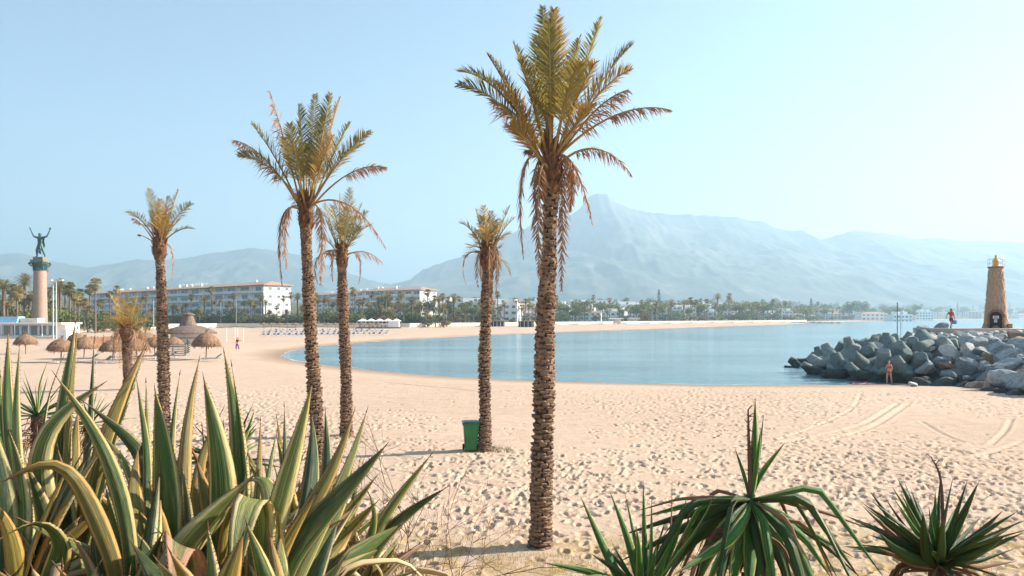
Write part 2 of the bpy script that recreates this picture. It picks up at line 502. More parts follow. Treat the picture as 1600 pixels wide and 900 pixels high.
def gh(x, y, info=False):
    x = np.asarray(x, float); y = np.asarray(y, float)
    sdist = seg_dist(x, y, shore); sea = inside(x, y, shore)
    sd = np.where(sea, -sdist, sdist)
    h = np.where(sd < 0, np.maximum(WZ + .10 * sd, -2.5), WZ + .35 * smooth(0, 9, sd))
    h = h + .10 * fbm(x * .12, y * .12, 3, 3) * smooth(3, 15, sd)
    bd = seg_dist(x, y, back) * np.where(inside(x, y, back), 1, -1)
    land = smooth(0, .5, bd)
    h = h + land * (.9 + np.minimum(.030 * bd, 62) + smooth(30, 300, bd) * 6 * fbm(x * .01, y * .01, 3, 9))
    emb = np.minimum(np.clip(12.2 - y, 0, 20) * .325, 2.9)
    emb = emb + np.where((y > 2) & (y < 12.5), .10 * fbm(x * .9, y * .9, 3, 77), 0)
    h = h + np.where(sea, 0, emb)
    if info: return h, sd, land, bd
    return h
def ground(x, y):
    return float(gh(np.array([x]), np.array([y]))[0])
def hit(px, py, f=None):
    f = f or ground
    ds = np.concatenate([np.linspace(3, 100, 400), np.geomspace(100, 4000, 600)])
    xs = (px - 800) / F * ds; zs = CH - (py - HOR) / F * ds
    g = gh(xs, ds) if f is ground else f(xs, ds)
    k = np.argmax(zs < g)
    if k == 0: k = len(ds) - 1
    return Vector((xs[k], ds[k], g[k]))

def build_ground():
    r = np.concatenate([np.linspace(.5, 11, 70)[:-1], np.geomspace(11, 60, 440)[:-1], np.geomspace(60, 400, 150)[:-1], np.geomspace(400, 11500, 70)])
    th = np.radians(np.concatenate([np.linspace(-180, -38, 36)[:-1], np.linspace(-38, 38, 760)[:-1], np.linspace(38, 180, 36)]))
    R, T = np.meshgrid(r, th, indexing='ij')
    X = R * np.sin(T); Y = R * np.cos(T)
    H, sd, land, bd = gh(X, Y, True)
    # footprints pressed into the dry sand, and the tracks of a beach tractor
    N = 34000
    rr = np.sqrt(rng.uniform(11.0 ** 2, 54 ** 2, N)); tt = np.radians(rng.uniform(-37, 37, N))
    fx = rr * np.sin(tt); fy = rr * np.cos(tt)
    dens = vnoise(fx * .16, fy * .10, 5) * .8 + .2 * vnoise(fx * .6, fy * .5, 8)
    calm = np.exp(-(((fx - 17) / 11) ** 2 + ((fy - 29) / 4.5) ** 2))
    keep = (rng.uniform(0, 1, N) < np.clip(dens * 3.4 - 1.15, .03, 1) * (1 - .9 * calm)) & (rr < 26 + rng.uniform(0, 30, N))
    ang = rng.uniform(0, PI, N)
    dep = rng.uniform(.02, .10, N)
    for i in np.nonzero(keep)[0]:
        x0, y0 = fx[i], fy[i]
        w = .45
        i0, i1 = np.searchsorted(r, rr[i] - w), np.searchsorted(r, rr[i] + w)
        a = w / rr[i]
        j0, j1 = np.searchsorted(th, tt[i] - a), np.searchsorted(th, tt[i] + a)
        dx = X[i0:i1, j0:j1] - x0; dy = Y[i0:i1, j0:j1] - y0
        c, s = math.cos(ang[i]), math.sin(ang[i])
        u = dx * c + dy * s; v = -dx * s + dy * c
        q = (u / .125) ** 2 + (v / .062) ** 2
        H[i0:i1, j0:j1] += -dep[i] * np.exp(-q * q * .8) + dep[i] * .28 * np.exp(-((np.sqrt(q) - 1.55) / .4) ** 2)
    def track(pts, wdt, depth):
        nonlocal H
        pts = [hit(a, b) for a, b in pts]
        # smooth the corner points
        P2 = []
        for k in range(len(pts) - 1):
            p0 = pts[max(k - 1, 0)]; p1 = pts[k]; p2 = pts[k + 1]; p3 = pts[min(k + 2, len(pts) - 1)]
            for q in range(6):
                t = q / 6
                P2.append(tuple(.5 * ((2 * p1[j]) + (-p0[j] + p2[j]) * t + (2 * p0[j] - 5 * p1[j] + 4 * p2[j] - p3[j]) * t * t + (-p0[j] + 3 * p1[j] - 3 * p2[j] + p3[j]) * t ** 3) for j in (0, 1)))
        P2.append((pts[-1].x, pts[-1].y))
        sl = slice(69, 69 + 440)
        dd = seg_dist(X[sl], Y[sl], P2, False)
        rag = .6 + .8 * vnoise(X[sl] * 3, Y[sl] * 3, 21)
        H[sl] += depth * rag * (-np.exp(-(dd / wdt) ** 2) + .5 * np.exp(-((dd - wdt * 1.9) / (wdt * .6)) ** 2))
    track([(1225, 692), (1290, 680), (1350, 662), (1385, 642), (1402, 631)], .10, .045)
    track([(1200, 700), (1290, 690), (1362, 668), (1400, 645), (1420, 631)], .10, .035)
    track([(1580, 655), (1572, 672), (1548, 695)], .08, .045)
    track([(1240, 718), (1340, 716), (1440, 722), (1520, 716), (1600, 690)], .09, .035)
    track([(600, 598), (700, 607), (760, 612), (860, 610)], .12, .05)
    track([(560, 640), (800, 648), (1040, 640), (1240, 652)], .12, .025)
    track([(600, 735), (720, 750), (800, 762), (1000, 740)], .09, .03)
    track([(340, 545), (352, 560), (372, 575)], .2, .08)
    track([(1150, 705), (1260, 672), (1330, 640), (1345, 615)], .08, .03)
    track([(1180, 735), (1330, 732), (1480, 742), (1590, 720)], .08, .03)
    track([(880, 664), (1000, 668), (1120, 660), (1230, 640)], .08, .025)
    track([(560, 618), (700, 625), (900, 622), (1100, 628)], .1, .03)
    track([(1440, 660), (1500, 690), (1590, 700)], .08, .03)
    track([(560, 700), (640, 716), (760, 728), (830, 726)], .07, .03)
    H += np.where((R > 10.5) & (R < 60), .018 * fbm(X * 1.7, Y * 1.7, 4, 40), 0)
    verts = np.stack([X, Y, H], -1).reshape(-1, 3).astype(np.float32)
    nr, na = R.shape
    a = np.arange(nr - 1)[:, None] * na + np.arange(na - 1)[None]
    quads = np.stack([a, a + na, a + na + 1, a + 1], -1).reshape(-1, 4)
    me = bpy.data.meshes.new("ground")
    me.vertices.add(len(verts)); me.vertices.foreach_set('co', verts.ravel())
    nq = len(quads)
    me.loops.add(nq * 4); me.loops.foreach_set('vertex_index', quads.ravel().astype(np.int32))
    me.polygons.add(nq); me.polygons.foreach_set('loop_start', np.arange(0, nq * 4, 4, dtype=np.int32))
    me.polygons.foreach_set('use_smooth', np.ones(nq, dtype=bool))
    me.update(calc_edges=True)
    wet = np.clip(1 - np.abs(sd + .6) / (4.2 + 2.0 * vnoise(X * .2, Y * .2, 12)), 0, 1)
    wet = np.where(sd < 0, 1, wet)
    lit = smooth(16.5, 13.5, Y + 2.2 * (vnoise(X * .35, Y * .5, 31) - .5)) * (Y > 0)
    at = me.attributes.new('zone', 'FLOAT_VECTOR', 'POINT')
    at.data.foreach_set('vector', np.stack([land, wet, lit], -1).reshape(-1).astype(np.float32))
    me.materials.append(M['sand'])
    o = bpy.data.objects.new("sand_beach_ground", me); link(o)
    tag(o, kind='structure', label='pinkish sand beach pitted with footprints, curving round the bay')
build_ground()

# water: one sheet out to the horizon
def build_water():
    mb = MB()
    xs = [-140, -60, 0, 60, 140, 400, 1200, 4000, 11000]
    ys = [-11000, -2000, -300, 40, 60, 100, 200, 400, 800, 2000, 5000]
    for y in ys:
        for x in xs: mb.v.append((x, y, WZ)); mb.a.append((0., 0.))
    n = len(xs)
    for j in range(len(ys) - 1):
        for i in range(n - 1):
            mb.f.append((j * n + i, j * n + i + 1, (j + 1) * n + i + 1, (j + 1) * n + i)); mb.m.append(0)
    o = mb.build("sea_water", M['water'], kind='structure', label='calm pale blue sea filling the curved bay')
    # thin broken foam left along the waterline
    f = MB(); rf_ = random.Random(5)
    pts = [G(a, b, WZ) for a, b in shore_px[1:24]]
    for i in range(len(pts) - 1):
        a = Vector((*pts[i], 0)); b = Vector((*pts[i + 1], 0)); L = (b - a).length; t = (b - a) / L; nn = Vector((-t.y, t.x, 0))
        k = max(2, int(L / (.6 if a.y < 110 else 4)))
        for j in range(k):
            p = a + t * L * j / k; q = a + t * L * (j + 1.0) / k
            def wf(c):
                n1 = float(vnoise(np.array([c.x * .9]), np.array([c.y * .9]), 3)[0]); n2 = float(vnoise(np.array([c.x * .15]), np.array([c.y * .15]), 6)[0])
                return max(0.0, (n1 * .5 + n2 - .55)) * (.22 if a.y < 110 else .5 + a.y / 300), (n2 - .5) * .5 * (1 if a.y < 110 else 2)
            (w0, s0), (w1, s1) = wf(p), wf(q)
            if w0 + w1 < .01: continue
            p = p + nn * s0; q = q + nn * s1; o_ = Vector((0, 0, 0))
            z = Vector((0, 0, WZ + .012))
            f.add([p + o_ - nn * w0 + z, q + o_ - nn * w1 + z, q + o_ + nn * w1 + z, p + o_ + nn * w0 + z], [(0, 1, 2, 3)])
    f.build("foam", M['foam'], kind='stuff', label='thin broken white foam along the waterline')
build_water()

# ------------------------------------------------------------------ mountains
def build_hills(name, prof, D, depth, label, seed, rough):
    """a range whose crest stands at distance D; prof = crest pixels"""
    px = np.array([p[0] for p in prof], float); py = np.array([p[1] for p in prof], float)
    ca = (px - 800) / F * D; cz = CH - (py - HOR) / F * D
    nx, ny = 760, 150
    xs = np.linspace(ca[0], ca[-1], nx)
    ts = np.linspace(-1, 1, ny)
    X, Tt = np.meshgrid(xs, ts, indexing='ij')
    Y = D + Tt * depth
    crest = np.interp(X + 25 * fbm(X * .003, Y * .003, 3, seed), ca, cz)
    crest = crest + 16 * fbm(X * .035, X * 0, 3, seed + 3)
    spur = np.abs(fbm(X * .0026 + .25 * Tt, Y * .0009, 6, seed)) * 2.4 + .5 * np.abs(fbm(X * .009, Y * .004, 4, seed + 5))
    fall = 1 - np.abs(Tt) ** .85
    H = crest * fall * (1 - rough * spur * (1 - fall) * 1.6) + crest * rough * .5 * fbm(X * .004, Y * .004, 5, seed + 9) * (1 - fall) * fall * 4
    H = np.maximum(H, -2) - 6 * (np.abs(Tt) > .98)
    verts = np.stack([X, Y, H], -1).reshape(-1, 3)
    a = (np.arange(nx - 1)[:, None] * ny + np.arange(ny - 1)[None])
    q = np.stack([a, a + ny, a + ny + 1, a + 1], -1).reshape(-1, 4)
    me = bpy.data.meshes.new(name); me.from_pydata(verts.tolist(), [], q.tolist())
    me.polygons.foreach_set('use_smooth', [True] * len(me.polygons)); me.materials.append(M['hill'])
    o = bpy.data.objects.new(name, me); link(o); tag(o, kind='structure', label=label)
conc = [(520, 490), (560, 462), (600, 445), (640, 437), (660, 421), (700, 405), (740, 396), (790, 365), (830, 352), (880, 340), (905, 325), (920, 303),
        (932, 299), (948, 300), (957, 312), (985, 322), (1010, 328), (1040, 332), (1075, 333), (1110, 335), (1150, 337), (1172, 343), (1195, 344), (1205, 352),
        (1235, 359), (1255, 358), (1272, 369), (1284, 373), (1310, 364), (1338, 358), (1380, 364), (1430, 372), (1470, 371), (1510, 375), (1560, 375),
        (1600, 378), (1680, 384), (1800, 400), (2000, 430), (2400, 470)]
build_hills("mountains", conc, 5200, 2300, 'hazy blue mountain with a notched summit beyond the bay', 4, .30)
left = [(-900, 470), (-500, 440), (-200, 420), (-60, 402), (0, 394), (30, 392), (60, 402), (110, 412), (135, 417), (170, 412), (215, 404), (240, 406), (290, 402), (330, 393),
        (365, 389), (395, 386), (430, 389), (470, 398), (500, 408), (540, 424), (580, 437), (640, 450), (720, 462), (800, 470), (1000, 485)]
build_hills("hills", left, 5600, 2000, 'low blue hills behind the white apartment blocks', 23, .7)

# ------------------------------------------------------------------ palms
def catmull(pts, n):
    pts = [Vector(p) for p in pts]
    if len(pts) == 2: return [pts[0].lerp(pts[1], i / n) for i in range(n + 1)]
    out = []
    m = len(pts) - 1
    for i in range(n + 1):
        t = i / n * m; k = min(int(t), m - 1); t -= k
        p0 = pts[k - 1] if k > 0 else pts[0] * 2 - pts[1]
        p1, p2 = pts[k], pts[k + 1]
        p3 = pts[k + 2] if k + 2 <= m else pts[m] * 2 - pts[m - 1]
        out.append(.5 * ((2 * p1) + (p2 - p0) * t + (2 * p0 - 5 * p1 + 4 * p2 - p3) * t * t + (3 * p1 - p0 - 3 * p2 + p3) * t ** 3))
    return out

def relax(pts, n, it):
    """polyline resampled evenly and relaxed, ends kept: a stiff leaf's gentle curve, never an overshoot"""
    pts = np.array([tuple(p) for p in pts], float)
    d = np.concatenate([[0], np.cumsum(np.linalg.norm(np.diff(pts, axis=0), axis=1))])
    q = np.linspace(0, d[-1], 41)
    r_ = np.stack([np.interp(q, d, pts[:, k]) for k in range(3)], -1)
    for _ in range(it): r_[1:-1] = r_[1:-1] * .4 + (r_[:-2] + r_[2:]) * .3
    d = np.concatenate([[0], np.cumsum(np.linalg.norm(np.diff(r_, axis=0), axis=1))])
    q = np.linspace(0, d[-1], n + 1)
    return [Vector(tuple(float(np.interp(x, d, r_[:, k])) for k in range(3))) for x in q]

def frond_mesh(p0, p1, p2, p3, leaf=.42, n=62, dead=False, bare=.2, fold=.55):
    """feather frond along a cubic bezier: mat 0 leaflets, mat 1 stem"""
    mb = MB()
    p0, p1, p2, p3 = map(Vector, (p0, p1, p2, p3))
    def B(t):
        s = 1 - t
        return p0 * s ** 3 + p1 * 3 * s * s * t + p2 * 3 * s * t * t + p3 * t ** 3
    def D(t):
        s = 1 - t
        return ((p1 - p0) * 3 * s * s + (p2 - p1) * 6 * s * t + (p3 - p2) * 3 * t * t).normalized()
    k = 12
    pts = [B(i / k) for i in range(k + 1)]
    mb.tube(pts, [.026 * (1 - i / k) + .005 for i in range(k + 1)], 5, 1)
    outw = (p3 - p0); outw.z = 0
    if outw.length < .3: outw = Vector((random.uniform(-1, 1), random.uniform(-1, 1), 0))
    outw.normalize()
    roll = random.uniform(-.5, .5)
    for i in range(n):
        t = bare + (1 - bare) * (i + random.uniform(-.3, .3)) / n
        t = min(max(t, .02), .999)
        q = (t - bare) / (1 - bare)
        d = D(t)
        side = d.cross(Vector((0, 0, 1)))
        if side.length < .15: side = d.cross(outw)
        side.normalize()
        side = Matrix.Rotation(roll, 3, d) @ side
        up = side.cross(d).normalized()
        L = leaf * (.45 + .75 * math.sin(PI * min(1, q * .8 + .16)) ** .8) * (1 - .55 * q ** 3)
        for sg in (-1, 1):
            l = L * random.uniform(.8, 1.25)
            f = random.uniform(.48, .78) + .5 * q
            dr = (d * f + side * sg * random.uniform(.75, 1) + up * fold * random.uniform(.2, 1.3)).normalized()
            b = B(t)
            w = .009 + .005 * random.random()
            if dead:
                dr = (d * f * .7 + side * sg * random.uniform(.25, 1.0) + up * random.uniform(-.3, .3) + Vector((0, 0, -1)) * random.uniform(.1, .9)).normalized()
                l *= 1.0
            wd = dr.cross(up)
            if wd.length < .1: wd = dr.cross(side)
            wd = wd.normalized() * w
            wd = Matrix.Rotation(random.uniform(-.7, .7), 3, dr) @ wd
            drp = Vector((0, 0, -1)) * l * random.uniform(.02, .18 if not dead else .35)
            m = b + dr * l * .5 + drp * .2
            e = b + dr * l + drp
            mb.add([b - wd * .6, b + wd * .6, m + wd, m - wd, e], [(0, 1, 2, 3), (3, 2, 4)], 0)
    return mb

def trunk_mesh(path, rad, heart_r):
    """palm trunk clad in cut leaf bases set in a rising spiral; path = points from ground to heart"""
    core = MB()
    n = 24
    pts = catmull(path, n)
    ln = sum((pts[i + 1] - pts[i]).length for i in range(n))
    def R(t):
        r = np.interp(t, [q[0] for q in rad], [q[1] for q in rad]) * .875 * (1 + .05 * math.sin(t * 23 + rad[0][1] * 90) + .035 * math.sin(t * 51)) * (1 + .22 * math.exp(-t / .018)); return float(r)
    core.tube(pts, [R(i / n) * .90 for i in range(n + 1)], 14)
    boots = MB()
    row = .064
    nrow = int(ln / row)
    ph = 0
    for j in range(nrow):
        t = j / nrow
        c = t * n; k = min(int(c), n - 1)
        p = pts[k].lerp(pts[k + 1], c - k)
        ax = (pts[k + 1] - pts[k]).normalized()
        a = ax.cross(Vector((0, 1, 0))).normalized(); b = ax.cross(a)
        r = R(t)
        ring = max(6, int(2 * PI * r / .165))
        ph += .5 * 2 * PI / ring + .06
        wear = max(.15, .8 + .55 * math.sin(j * .19 + path[0][0]) * random.random() + .3 * math.sin(j * .053))
        for q in range(ring):
            w = ph + 2 * PI * q / ring + random.uniform(-.09, .09)
            o = a * math.cos(w) + b * math.sin(w)
            s = -a * math.sin(w) + b * math.cos(w)
            hw = PI * r / ring * random.uniform(.8, 1.2)
            pr = random.uniform(.008, .05) * wear * (1.5 if t > .94 else 1)
            h = row * random.uniform(.8, 1.45)
            z0 = random.uniform(-.035, .035)
            base = p + ax * z0
            rr = r * .88
            vs = [base + o * rr - s * hw * .55 - ax * h * .35, base + o * rr + s * hw * .55 - ax * h * .35,
                  base + o * (r * .97 + pr * .6) + s * hw + ax * h * .25, base + o * (r * .97 + pr * .6) - s * hw + ax * h * .25,
                  base + o * (r + pr) + s * hw * .5 + ax * h * .62, base + o * (r + pr) - s * hw * .5 + ax * h * .62,
                  base + o * rr * .95 + s * hw * .8 + ax * h * .8, base + o * rr * .95 - s * hw * .8 + ax * h * .8]
            boots.add(vs, [(0, 1, 2, 3), (3, 2, 4, 5), (5, 4, 6, 7), (1, 6, 4, 2), (0, 3, 5, 7)], 0)
    return core, boots

def hero_palm(name, d, path, rad, fronds, label, leaf, extra, nleaf=62, seed=1, gold=.4, roots=True, bare=.2):
    """path, fronds in photograph pixels at distance d"""
    random.seed(seed)
    base = P(path[0][0], path[0][1], d); base.z = ground(base.x, base.y) - .05
    pts = [base] + [P(a, b, d) for a, b in path[1:]]
    root = empty(name, base, label=label, cat='palm tree')
    loc = [p - base for p in pts]
    core, boots = trunk_mesh(loc, rad, .3)
    tr = core.build('trunk', M['bark_core'], root, smooth=True)
    boots.build('leaf_bases', M['bark'], tr, kind='stuff')
    heart = loc[-1]
    # fibrous heart: pointed sheaths wrapping the crown base
    fb = MB()
    r0 = rad[-1][1]
    prof = [(r0 * .9, -.5), (r0 * 1.18, -.3), (r0 * 1.25, -.1), (r0 * 1.02, .15), (r0 * .6, .42), (r0 * .2, .6)]
    fb.lathe(prof, 14, 0, 0, 0, .10)
    for i in range(46):
        w = i * 2.4; z = -.45 + .9 * (i / 46)
        rr = r0 * (1.16 - .35 * max(0, z))
        o = Vector((math.cos(w), math.sin(w), 0)); s = Vector((-math.sin(w), math.cos(w), 0))
        b = o * rr * .85 + Vector((0, 0, z)); e = b + o * random.uniform(.05, .16) + Vector((0, 0, random.uniform(.12, .34)))
        hw = random.uniform(.035, .07)
        fb.add([b - s * hw, b + s * hw, b + o * .05 + s * hw * .8 + Vector((0, 0, .08)), b + o * .05 - s * hw * .8 + Vector((0, 0, .08)), e - s * hw * .35, e + s * hw * .35],
               [(0, 1, 2, 3), (3, 2, 5, 4), (1, 0, 4, 5)], 0)
    h = fb.build('crown_heart', M['fibre'], root)
    h.location = heart
    def add(tx, ty, dd, arch, kind, out=None, lf=1.0, br=None):
        tip = P(tx, ty, d + dd) - base
        v = tip - heart
        L = v.length
        hz = Vector((v.x, v.y, 0))
        hn = hz.normalized() if hz.length > .05 else Vector((random.uniform(-1, 1), random.uniform(-1, 1), 0)).normalized()
        p0 = heart + hn * r0 * .5 + Vector((0, 0, random.uniform(-.1, .2)))
        v = tip - p0
        if kind == 'h':     # hanging dead frond
            hh = Vector((v.x, v.y, 0))
            p1 = p0 + hh * 1.1 + Vector((0, 0, .42)); p2 = p0 + hh * 1.35 + Vector((0, 0, v.z * .30 + .1))
            dead = True; mt = M['frond_dead']
        else:
            up = Vector((0, 0, 1)) * L * arch
            p1 = p0 + v * .33 + up * .9; p2 = p0 + v * .70 + up * .9
            dead = kind == 'b'; mt = M['frond_dead'] if dead else (M['frond_gold'] if kind == 'g' else M['frond'])
        if kind in 'hb' and random.random() < .5: pass
        mb = frond_mesh(p0, p1, p2, tip, leaf * lf, max(16, int(nleaf * min(1.15, .45 + .6 * L / 2.9))), dead, br if br is not None else bare)
        lab = {'h': 'dead brown frond hanging down', 'b': 'dry reddish frond', 'g': 'golden frond', 'o': 'olive green frond'}[kind]
        mb.build('frond', [mt, M['rachis']], root, label=lab)
    for fr in fronds: add(*fr)
    hx, hy = path[-1]
    for (tx, ty, spread) in extra:
        k = 'g' if random.random() < gold else 'o'
        add(tx + random.uniform(-4, 4), ty + random.uniform(-4, 4), random.choice((-1, 1)) * random.uniform(.4, 1) * spread, random.uniform(.02, .16), k)
    return root

hero_palm('date_palm', 14.25,
    [(845, 852), (846, 760), (850, 620), (852, 500), (858, 400), (861, 262)],
    [(0, .245), (.03, .225), (.3, .222), (.55, .205), (.75, .165), (.9, .15), (1, .17)],
    [(848, 10, .5, .03, 'o'), (866, 14, -.4, .03, 'g'), (858, 30, -.9, .04, 'o'), (803, 70, .3, .10, 'o'), (812, 92, -.7, .12, 'o'), (762, 86, .2, .08, 'g'), (716, 112, .3, .22, 'o'),
     (716, 134, -.4, .24, 'o'), (772, 158, .6, .15, 'b'), (797, 196, -.6, .12, 'g'), (940, 28, .3, .07, 'o'), (930, 98, -.8, .12, 'g'), (988, 70, .4, .11, 'o'),
     (985, 108, -.3, .15, 'g'), (982, 140, .5, .16, 'b'), (905, 60, .9, .06, 'o'), (1049, 172, .2, .20, 'b', None, .6, .45), (988, 276, .3, .42, 'b', None, .55, .25), (926, 352, -.5, .5, 'b', None, .6, .15),
     (818, 402, -.2, .0, 'h', .62, .75), (843, 432, -.6, .0, 'h', .35, .6), (877, 456, .15, .0, 'h', .30, .6), (822, 238, .5, .35, 'b', None, .5),
     (838, 330, .4, 0, 'h', .4, .6), (890, 330, .5, 0, 'h', .35, .6)],
    'tallest date palm, nearest the camera, its crown rising to the top of the picture', .40,
    [(835, 60, 1.6), (905, 95, 1.7), (845, 150, 2.3), (925, 165, 1.8), (775, 130, 1.3)],
    84, 11, .35, bare=.30)

hero_palm('date_palm', 19.5,
    [(500, 755), (495, 660), (488, 560), (483, 470), (479, 390), (478, 332)],
    [(0, .22), (.3, .185), (.6, .165), (.8, .145), (1, .16)],
    [(421, 141, .3, .05, 'b'), (468, 162, -.5, .03, 'o'), (492, 147, .4, .02, 'o'), (517, 145, -.4, .03, 'o'), (532, 152, .2, .06, 'g'), (393, 194, -.3, .12, 'o'), (365, 219, .2, .20, 'b'),
     (373, 243, -.5, .22, 'o'), (547, 192, .5, .08, 'o'), (580, 206, -.4, .14, 'o'), (568, 226, .2, .16, 'g'), (605, 262, .2, .24, 'b', None, .6, .45), (441, 446, -.2, 0, 'h', .5, .9), (448, 420, .3, 0, 'h', .55, .8), (603, 388, -.3, .38, 'b', None, .7, .3),
     (500, 446, -.3, 0, 'h', .3, .7), (470, 300, .8, .3, 'b')],
    'second tallest date palm, left of centre, a thick brown frond hanging on its left', .40,
    [(450, 190, 1.6), (505, 180, 1.6), (440, 215, 1.8), (520, 210, 1.7), (480, 225, 2.3)],
    74, 12, .3, bare=.30)

hero_palm('date_palm', 27.6,
    [(541, 682), (541, 600), (538, 520), (535, 450), (534, 400)],
    [(0, .26), (.1, .235), (.6, .21), (1, .17)],
    [(506, 318, .3, .06, 'g'), (530, 302, -.3, .03, 'g'), (548, 294, .4, .04, 'o'), (566, 318, .4, .06, 'o'), (574, 330, -.3, .1, 'o'), (509, 345, .3, .12, 'o'), (500, 372, -.4, .2, 'o'), (580, 352, .4, .16, 'g'),
     (598, 411, .3, .3, 'b', None, .8), (497, 444, -.2, 0, 'h', .7, .7), (560, 444, .4, 0, 'h', .6, .6), (512, 395, .6, .3, 'b'), (520, 440, -.4, 0, 'h', .3, .6)],
    'date palm just behind and to the right of the second tallest, with a golden crown', .42,
    [(520, 325, 1.4), (545, 325, 1.4), (535, 340, 1.6), (555, 340, 1.4), (560, 355, 1.3)], 42, 13, .6, bare=.28)

hero_palm('date_palm', 24.4,
    [(757, 703), (758, 650), (757, 560), (760, 480), (762, 432), (763, 398)],
    [(0, .27), (.05, .22), (.5, .20), (.9, .20), (1, .22)],
    [(743, 326, .3, .04, 'g'), (756, 321, -.3, .02, 'g'), (766, 330, .2, .03, 'g'), (797, 322, .4, .08, 'o'), (804, 341, -.3, .12, 'o'), (796, 366, .3, .2, 'g'), (719, 349, .2, .22, 'o'), (738, 366, -.3, .12, 'g'),
     (733, 388, .5, .2, 'g'), (727, 402, -.3, .25, 'o'), (798, 432, .2, .35, 'o', None, .7, .5), (747, 450, -.3, 0, 'h', .3, .7), (752, 440, .3, 0, 'h', .25, .7), (775, 462, -.1, 0, 'h', .25, .7), (778, 440, .4, 0, 'h', .3, .6), (765, 455, -.4, 0, 'h', .2, .6),
     (745, 360, .5, .1, 'g'), (782, 375, .5, .2, 'g'), (728, 445, .3, 0, 'h', .5, .5)],
    'date palm with a small golden crown, standing behind the green bin', .34,
    [(755, 340, .9), (770, 345, .9), (762, 350, 1.2), (785, 350, .9), (780, 385, 1.0)], 34, 14, .7, bare=.3)

hero_palm('date_palm', 26.0,
    [(258, 690), (256, 600), (254, 520), (252, 450), (249, 384)],
    [(0, .23), (.1, .21), (.6, .19), (.9, .16), (1, .18)],
    [(232, 295, .3, .05, 'o'), (250, 311, -.3, .02, 'g'), (262, 306, .2, .03, 'g'), (279, 297, .3, .05, 'o'), (299, 318, -.3, .14, 'o'), (303, 358, .3, .22, 'o', None, .7, .35), (197, 332, .2, .2, 'o', None, .9), (206, 341, -.4, .2, 'b', None, .4, .6),
     (216, 366, .3, .05, 'b', None, .2, .85), (281, 344, .2, .12, 'g'), (238, 330, .5, .08, 'g'), (268, 440, .2, 0, 'h', .55, .5), (260, 350, -.6, .1, 'g'), (242, 345, .8, .1, 'g')],
    'slim date palm on the far left, sparse crown over the white apartments', .36,
    [(245, 320, .9), (258, 325, .9), (252, 335, 1.2), (266, 330, .9)], 40, 15, .6, bare=.28)

hero_palm('date_palm', 45,
    [(202, 606), (200, 580), (199, 550), (198, 516)],
    [(0, .34), (.5, .30), (1, .34)],
    [(172, 460, .3, .06, 'g'), (185, 452, -.3, .03, 'g'), (200, 457, .2, .02, 'o'), (216, 455, .3, .04, 'o'), (233, 462, -.3, .08, 'g'), (164, 488, .2, .14, 'g'), (242, 490, .3, .14, 'g'), (158, 520, -.3, .25, 'g'), (240, 527, .3, .25, 'g'),
     (170, 548, .3, .35, 'b'), (236, 552, -.3, .35, 'b'), (155, 506, .3, .2, 'g'), (180, 565, -.6, 0, 'h', .8), (222, 568, -.4, 0, 'h', .8), (210, 575, -.8, 0, 'h', .5), (188, 575, .5, 0, 'h', .6)],
    'short bushy yellowish palm among the thatched parasols', .50,
    [(180, 475, 1.5), (195, 470, 1.7), (210, 472, 1.6), (225, 478, 1.5), (172, 500, 1.8), (232, 505, 1.8), (200, 485, 2.2), (190, 500, 2.4), (215, 500, 2.3), (180, 520, 2), (222, 525, 2)], 40, 16, .95, bare=.1)

